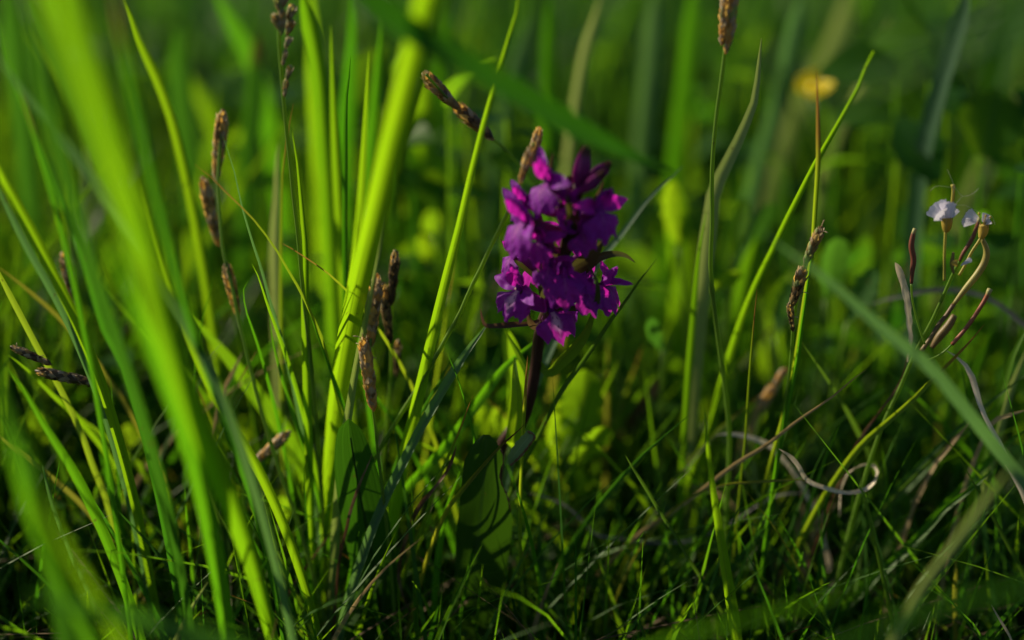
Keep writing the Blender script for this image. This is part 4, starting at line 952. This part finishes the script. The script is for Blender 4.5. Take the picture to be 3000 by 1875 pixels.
# stem leaves of the orchid
def stem_leaf(s, w, mat, label, fold=18, roll=0, twist=0, tip=0.5, join_axis=True, **k):
    Q = [at('G', *a) for a in s]
    if join_axis: Q.append(min(AXC, key=lambda c: (c - Q[-1]).length))
    o = part('leaf', ribbon(Q, px('G', w, Q[len(Q) // 2]), roll, twist, fold, nu=9, n=30, prof=blade_prof(tip, 0.75, 0.05), org=ORG, **k), mat, orchid, label)
    return o
stem_leaf([(845, 1120, -0.4), (825, 1200, -0.3), (790, 1290, -0.2), (720, 1390, 0), (640, 1470, 0.3), (560, 1540, 0.6)], 92, 'orchid_leaf', 'upper stem leaf with pale edge right of the stem', roll=25, twist=30, fold=24)
stem_leaf([(275, 1265, 1.4), (320, 1340, 1.3), (370, 1430, 1.2), (420, 1540, 1.1), (440, 1680, 1.1)], 46, 'herb', 'thin lit leaf left of the stem', roll=-20, join_axis=False)
stem_leaf([(340, 1440, 0.6), (345, 1560, 0.4), (355, 1690, 0.3), (350, 1850, 0.4), (330, 2000, 0.6)], 120, 'herb', 'bright lit sheath at the foot of the stem', roll=-25, tip=0.6)
# the bitten basal leaf: a rounded blade with a notch eaten out of its upper right
def bitten():
    C = [at('E', *a) for a in ((845, 545, -0.5), (842, 600, -0.5), (838, 690, -0.4), (828, 800, -0.3), (815, 920, -0.1), (800, 1060, 0.2), (790, 1220, 0.5), (785, 1400, 0.8))]
    C = to_ground(C)
    n, nu = 44, 25
    S, L = spline(C, n)
    V, UV = [], []
    for i, c in enumerate(S):
        v = i / n
        t = (S[min(n, i + 1)] - S[max(0, i - 1)]).normalized()
        nr = (CAM - c).normalized(); nr = (nr - t * nr.dot(t)).normalized()
        sd = t.cross(nr)
        if sd.x < 0: sd = -sd
        hw = px('E', 102, c) * min(1, (v / 0.10 + 0.02)) ** 0.5 * (1 - 0.35 * max(0, v - 0.35))
        for j in range(nu):
            u = -1 + 2 * j / (nu - 1)
            # notch
            lim = 1.0
            if u > 0:
                lim = 1 - 0.30 * math.exp(-((v - 0.125) / 0.035) ** 2) + 0.02 * math.sin(v * 190)
                lim += 0.55 * smooth01(0.14, 0.30, v)
            V.append(c + sd * (u * lim * hw) - nr * ((u * u) * hw * 0.22 + 0.06 * hw * math.sin(v * 14 + u * 3)) - ORG); UV.append(((u + 1) / 2, v))
    f = part('leaf', (V, grid_faces(nu, n + 1), UV), 'basal_leaf_shaded', orchid, 'rounded basal leaf with a notch bitten out of its top')
    rimP = [S[1] + Vector((0, 0, 0))]
    # the flap that stayed beside the bite, its pale underside showing
    Q = [at('E', *a) for a in ((1055, 530, -0.9), (1040, 560, -0.9), (1010, 600, -0.85), (975, 650, -0.75), (948, 690, -0.6))]
    part('leaf_flap', ribbon(Q, px('E', 66, Q[2]), 10, 30, 22, nu=9, n=24, prof=lambda v: (math.sin(math.pi * min(1, 0.12 + v * 0.82)) ** 0.6) * (1 + 0.08 * math.sin(v * 37)), org=ORG), 'leaf_under', f, 'folded grey-green flap at the bite')
    E1 = [q + (CAM - q).normalized() * 0.0003 for q in [at('E', *a) for a in ((1040, 528, -0.9), (1072, 552, -0.9), (1050, 590, -0.88), (1010, 640, -0.8), (960, 688, -0.62))]]
    part('brown_edge', tube(E1, lambda v: 0.00028 + 0.00012 * math.sin(v * 40), 5, n=26, org=ORG), 'browndead', f)
    E2 = []
    for i in range(2, 12):
        E2.append(Vector(V[i * nu + nu - 1]))
    part('brown_edge', tube(E2, lambda v: 0.00022 + 0.0001 * math.sin(v * 50), 5, n=30), 'browndead', f)
bitten()

# ------------------------------------------------------------------ sedge spikes
def scale_mesh(mat, key={}):
    if mat in key: return key[mat]
    n, nu = 6, 4
    V, UV = [], []
    for i in range(n):
        v = i / (n - 1)
        w = 0.30 * math.sin(math.pi * min(1, 0.16 + v * 0.84)) ** 0.8
        for j in range(nu):
            u = -1 + 2 * j / (nu - 1)
            V.append(Vector((u * w, 0.14 * math.sin(v * 2.6) - 0.22 * w * u * u * 2 , v))); UV.append(((u + 1) / 2, 1 - v))
    me = make_mesh('scale', V, grid_faces(nu, n), UV, mat)
    key[mat] = me
    return me
def spike(parent, org, tip, base, width, mats, n=None, name='spike', spread=0.32, seed=0, label=None, bulge=0.55):
    """a seed spike: a core with overlapping scales spiralling up it"""
    var = random.Random(seed)
    t = (tip - base); L = t.length; tn = t.normalized()
    r_ = width / 2
    core = tube([tip, tip.lerp(base, .3), tip.lerp(base, .7), base], lambda v: r_ * 0.60 * (0.15 + math.sin(math.pi * min(1, v ** bulge * 0.86 + 0.08))), 7, n=10, org=org)
    s = part(name, core, mats[0], parent, label)
    n = n or max(12, int(L / width * 13))
    sl_ = max(width * 0.78, L * 0.17)
    a0 = tn.orthogonal().normalized(); b0 = tn.cross(a0)
    for k in range(n):
        v = (k + 0.3) / n                    # 0 at base, 1 at tip
        rr = r_ * 0.64 * (0.05 + math.sin(math.pi * min(1, (1 - v) ** bulge * 0.86 + 0.08)))
        an = k * 2.39996 + var.uniform(-0.2, 0.2)
        out = a0 * math.cos(an) + b0 * math.sin(an)
        pos = base + t * (v * (1 - 0.6 * sl_ / L)) + out * rr
        z = (tn + out * spread * (0.5 + 0.7 * var.random()) * (1 - 0.5 * v)).normalized()
        x = z.cross(out).normalized(); y = z.cross(x) * -1
        ln = sl_ * var.uniform(0.8, 1.15) * (0.62 + 0.38 * min(1, (1 - v) * 3))
        m3 = Matrix((x * ln, y * ln, z * ln)).transposed().to_4x4()
        mt_ = var.choice(mats) if var.random() > smooth01(0.45, 1.0, v) * 0.8 else ('scale_gold' if var.random() < 0.45 else 'scale_pale')
        o = link('scale', scale_mesh(mt_), s)
        o.matrix_local = Matrix.Translation(pos - org) @ m3
    return s
def sedge(label, tile, stem, w, Y0, Y1, spikes, mats, stem_mat='culm', group='sedge spikes', name='sedge', cat='sedge', ground=True, dy=0.0, threads=0):
    P = track(tile, stem, Y0, Y1)
    r0 = px(tile, w, P[0]) / 2
    if ground: P = to_ground(P)
    org = P[-1].copy()
    r = root(name, org, label, cat, group)
    part('stem', tube(P, lambda v: r0 * (0.75 + 0.4 * v), 7, org=org), stem_mat, r)
    for i, (tx, ty, bx, by, sw, *ex) in enumerate(spikes):
        Ys = ex[0] if ex else Y0
        a, b = at(tile, tx, ty, Ys), at(tile, bx, by, Ys)
        s = spike(r, org, a, b, px(tile, sw * (1.15 if name == 'flowering_grass' else 0.86), a), mats, seed=hash((tx, ty)) % 1000)
        for q in range(threads):
            v = random.random(); c = a.lerp(b, v * 0.7); out = Vector((random.uniform(-1, 1), random.uniform(-1, 0.3), random.uniform(0.1, 1))).normalized() * px(tile, sw, a) * 0.7
            part('stamen', tube([c, c + out * .7, c + out * 1.2 + Vector((0, 0, -0.0004))], 0.00012, 5, n=6, org=org), 'scale_pale', s)
    return r
br, go, dk, pl, gr = 'scale_brown', 'scale_gold', 'scale_dark', 'scale_pale', 'scale_green'
sedge('sedge with pale-tipped golden brown head, standing tall at the left', 'J', '215,120 205,300 192,480 190,560 200,700 210,850 225,1000 255,1100 290,1250 315,1390 345,1512 390,1700 440,1900 520,2180 590,2400 680,2650', 26, 3.4, 0.6,
      [(222, 85, 180, 550, 92, 3.4), (95, 510, 200, 960, 82, 3.4), (240, 1050, 320, 1400, 92, 2.2)], [br, go, go, pl], 'culm')
sedge('sedge with two bright gold-brown spikes one above the other, left of centre', 'I', '345,860 338,960 350,1250 362,1400 378,1512 395,1700 420,1900 450,2150', 28, -0.8, -0.2,
      [(392, 380, 340, 920, 92, -0.7), (285, 850, 365, 1400, 96, -0.8)], [go, go, br, pl], threads=5)
sedge('dark sedge pair of spikes just behind the bright gold ones', 'I', '528,210 505,500 490,860 495,1000 485,1200 470,1400 450,1600 430,1850', 28, 1.8, 2.4,
      [(530, 205, 490, 620, 78, 1.8), (430, 450, 490, 900, 76, 1.8), (550, 870, 530, 1150, 66, 2.6)], [dk, dk, br])
sedge('drooping sedge with two dark spikes at the left edge', 'D', '520,350 460,305 410,285 330,260', 12, 0.3, 0.2,
      [(48, 128, 245, 215, 44, 0.2), (165, 243, 465, 305, 52, 0.2)], [dk, dk, br, pl], 'culm_dark', threads=4, ground=False)
sedge('sedge with a brown and dark tapering spike at the right', 'L', '1040,480 985,620 940,800 918,960 910,1060 905,1150 890,1300 865,1480 840,1660 810,1850', 26, 0.1, 1.0,
      [(1097, 350, 985, 600, 84, 0.1), (985, 600, 900, 870, 98, 0.1), (890, 830, 915, 1020, 52, 0.1)], [br, dk, br, gr], threads=2)
sedge('tall grass with a golden flowering spike cut by the top edge', 'C', '385,-60 372,120 358,260 340,400 320,550 302,750 298,900 300,1050 292,1250 310,1450 332,1620 350,1750 375,1950 382,2100 370,2350', 26, 0.4, 1.6,
      [(400, -80, 385, 130, 56, 0.4), (372, -60, 345, 215, 46, 0.4), (402, 80, 362, 255, 40, 0.4)], [go, pl, gr, go], name='flowering_grass', cat='grass')
sedge('flowering grass with a green and purple spikelet head at the top left', 'A', '1325,-60 1318,90 1316,200 1328,350 1340,500 1354,640 1370,780 1385,940 1400,1060 1415,1220 1432,1400 1450,1560', 24, 0.0, 0.8,
      [(1305, -50, 1320, 60, 46, 0), (1350, -60, 1330, 40, 46, 0), (1290, 60, 1318, 150, 34, 0), (1330, 40, 1325, 165, 40, 0), (1385, 20, 1355, 110, 40, 0.2), (1380, 90, 1350, 170, 40, 0.2), (1370, 170, 1345, 230, 30, 0.2), (1350, 230, 1332, 310, 22, 0.1), (1372, 305, 1350, 380, 30, 0.1), (1350, 370, 1342, 460, 24, 0.1)], [gr, gr, pl, br], name='flowering_grass', cat='grass')
sedge('blurred brown spike leaning left above the big folded blade', 'B', '560,350 650,450 750,560 850,640 930,700 1010,790 1100,900', 16, 2.0, 4.5,
      [(540, 340, 720, 520, 84, 2.6), (690, 490, 880, 660, 84, 2.8)], [br, pl, dk, br], 'culm')
sedge('sedge with an orange-brown spike and grey tip just left of the orchid head', 'G', '460,90 420,200 385,320 350,420 280,560 200,720 130,870 60,1010 0,1150 -110,1350 -240,1580 -380,1800 -500,2000', 34, -1.2, 0.8,
      [(455, 95, 372, 340, 72, -1.2), (500, -20, 440, 230, 78, -0.2)], [go, br, br, pl], 'culm')
sedge('blurred grey-brown sedge spike standing at the left', 'A', '300,1200 315,1290 330,1400 360,1512 400,1650 440,1800', 20, 3, 3.4,
      [(298, 1185, 345, 1440, 62, 3)], [br, pl, dk], 'culm_dark')
sedge('tan dry spike lying in the green left of the broad dark leaf', 'D', '1360,530 1290,580 1230,640 1175,700 1150,800 1140,900', 14, 1.6, 2,
      [(1370, 528, 1180, 690, 56, 1.5)], [pl, pl, go], 'culm')
sedge('small orange spikelet behind the slanting blade near the dark herb leaves', 'F', '600,310 570,350 540,400 520,480', 14, 4, 4.2,
      [(650, 230, 590, 310, 46, 4), (590, 310, 510, 430, 52, 4)], [go, pl], 'culm')

# ------------------------------------------------------------------ cuckoo flower
def cuckoo():
    P = to_ground(track('H', '770,330 720,440 662,540 625,620 590,700 545,800 510,870 440,1000 350,1210 270,1380 210,1540', -0.2, 0.8))
    org = P[-1].copy()
    r = root('cuckoo_flower', org, 'fading cuckoo flower with two pale lilac blossoms and red seed pods at the right', 'flower')
    w = lambda k: px('H', k, P[0])
    part('stem', tube(P, lambda v: w(11) * (0.8 + 0.7 * v), 8, org=org), 'culm', r)
    def st(s, rad, mat, name, Y0=-0.2, Y1=-0.2, parent=r, prof=None, label=None):
        Q = track('H', s, Y0, Y1)
        f = (lambda v: w(rad) * prof(v)) if prof else w(rad)
        return part(name, tube(Q, f, 8, n=22, org=org), mat, parent, label)
    podp = lambda v: 0.55 + 0.55 * math.sin(math.pi * min(1, v * 0.9 + 0.08))
    # first blossom
    f1 = st('598,610 598,520 600,430 605,335', 8, 'stalk_yellow', 'flower_stalk', label='stalk of the upright pale blossom')
    cal = st('612,262 612,290 610,320 607,340', 32, 'calyx', 'calyx', parent=f1, prof=lambda v: 0.95 - 0.55 * v ** 3)
    def fan(base, dirs, length, width, mat='lilac', parent=f1, Y=-0.2, curl=0.5):
        b = at('H', *base, Y)
        tip = at('H', *dirs, Y)
        d = (tip - b)
        V, UV = [], []
        n, nu = 12, 13
        dn = d.normalized(); nr = (CAM - b).normalized(); nr = (nr - dn * nr.dot(dn)).normalized(); sd = dn.cross(nr)
        Lm = d.length
        for i in range(n):
            v = i / (n - 1)
            ww = w(width) * 0.62 * (0.16 + 0.84 * v ** 0.8)
            for j in range(nu):
                u = -1 + 2 * j / (nu - 1)
                e = Lm * v * (1 - 0.13 * u * u + 0.03 * math.sin(u * 13) * v)
                V.append(b + dn * e + sd * (u * ww) + nr * (ww * 0.35 * (u * u) - Lm * curl * v * v * 0.5 + 0.06 * ww * math.sin(u * 17)) - org)
                UV.append(((u + 1) / 2, 1 - v))
        return part('petal', (V, grid_faces(nu, n), UV), mat, parent)
    fan((610, 268), (545, 190), 1, 110)
    fan((618, 265), (618, 168), 1, 76, curl=-0.3)
    fan((625, 268), (652, 205), 1, 60, curl=0.8)
    fan((606, 270), (560, 225), 1, 80, curl=-0.8)
    st('646,78 648,110 645,150 640,200 625,270', 10, 'stalk_yellow', 'pistil', 0.1, 0.1, parent=f1, prof=lambda v: 1.25 if v < 0.06 else 0.95)
    # second blossom
    f2 = st('812,350 790,390 750,450 715,520 680,580', 8, 'stalk_yellow', 'flower_stalk', 0.1, 0.1, label='stalk of the withered lilac blossom')
    st('815,300 815,325 810,350 800,375', 30, 'calyx', 'calyx', 0.1, 0.1, parent=f2, prof=lambda v: 0.95 - 0.5 * v ** 3)
    fan((790, 275), (722, 240), 1, 66, parent=f2, Y=-0.1); fan((780, 280), (705, 285), 1, 44, parent=f2, Y=-0.2, curl=1.0)
    fan((812, 285), (838, 240), 1, 46, parent=f2, Y=0, curl=0.9); fan((820, 295), (850, 275), 1, 36, parent=f2, Y=-0.1, curl=-0.8)
    for q in ('792,232 792,260 800,300', '830,245 822,270 815,300', '858,255 838,268 820,300', '862,290 845,275 822,300'):
        st(q, 4, 'calyx', 'stamen', -0.1, -0.1, parent=f2, prof=lambda v: 1.7 if v < 0.15 else 0.7)
    # pods
    st('792,262 776,320 745,390 700,460 682,500', 11, 'bud' if False else 'pod', 'seed_pod', -0.5, -0.4, prof=podp, label='dark purple pod lying along the stem')
    st('805,372 832,440 822,505 780,575 715,655 650,740', 19, 'pod_green', 'seed_pod', 0.4, 0.4, prof=podp, label='thick bent yellow and purple pod')
    st('650,740 610,800 570,850 520,930 470,1000', 13, 'pod_green', 'pod_stalk', 0.4, 0.3)
    a = st('852,655 820,720 760,815 700,895 640,962', 12, 'pod', 'seed_pod', -0.1, 0, prof=lambda v: 1.0 if v > 0.06 else 1.25, label='straight red pod pointing up right')
    st('640,962 600,1000 555,1030 480,1060', 6, 'culm', 'pod_stalk', 0, 0.1, parent=a)
    b = st('436,320 424,360 416,420 428,490 420,560 416,625', 15, 'pod', 'seed_pod', 0.2, 0.2, prof=podp, label='upright brown-red pod left of the blossoms')
    st('416,625 420,700 440,800 470,900 490,960', 6, 'culm', 'pod_stalk', 0.2, 0.2, parent=b)
    st('648,452 645,480 640,520 650,570', 10, 'pod_green', 'bud', prof=podp)
    st('655,800 620,860 570,920 530,980', 24, 'pod_green', 'seed_pod', 0.9, 0.9, prof=podp, label='blurred tan pod low on the stem')
    fan((668, 530), (650, 500), 1, 34, 'calyx', r, -0.4); fan((690, 525), (752, 487), 1, 24, 'lilac', r, -0.4)
cuckoo()

# ------------------------------------------------------------------ buttercup in the background
def buttercup():
    Y = 17
    c = at('C', 785, 425, Y)
    foot = Vector((c.x + 0.015, c.y + 0.01, -0.004))
    r = root('buttercup', foot, 'blurred yellow buttercup in the upper right background', 'flower')
    part('stem', tube([c - Vector((0, 0, 0.003)), c.lerp(foot, .35) + Vector((0.004, 0, 0)), c.lerp(foot, .7), foot], 0.0009, 7, org=foot), 'culm', r)
    up = Vector((-0.25, -0.55, 0.8)).normalized()
    a = up.orthogonal().normalized(); b = up.cross(a)
    for k in range(5):
        an = k * 2 * math.pi / 5 + 0.3
        d = (a * math.cos(an) + b * math.sin(an))
        g = petal_local((0, 0, 0), d + up * 0.25, up, 8.2, 9.2, curl=0.6, cup=0.2, point=1.6)
        part('petal', ([v + c - foot for v in g[0]], g[1], g[2]), 'yellow', r)
    part('flower_centre', tube([c + up * 0.003, c + up * 0.0015, c - up * 0.001], lambda v: 0.0028 * math.sin(math.pi * (v * .8 + .12)), 10, org=foot), 'yellow', r)
buttercup()

# ------------------------------------------------------------------ spider threads over the blossoms
def threads():
    org = at('H', 650, 175, -0.2)
    G = []
    for q in ('615,-5 640,50 650,85 648,120', '650,85 700,140 760,125 790,95', '660,190 720,195 790,230', '700,140 650,190 600,175', '790,232 830,240 860,250 880,300', '520,110 560,85 650,95'):
        G.append(tube(track('H', q, -0.2, -0.1), 0.00003, 4, n=14, org=org))
    o = link('spider_thread', make_mesh('spider_thread', *join(*G), 'silk'), None, org)
    tag(o, 'hair-thin spider threads strung over the two lilac blossoms', 'spider thread')
threads()
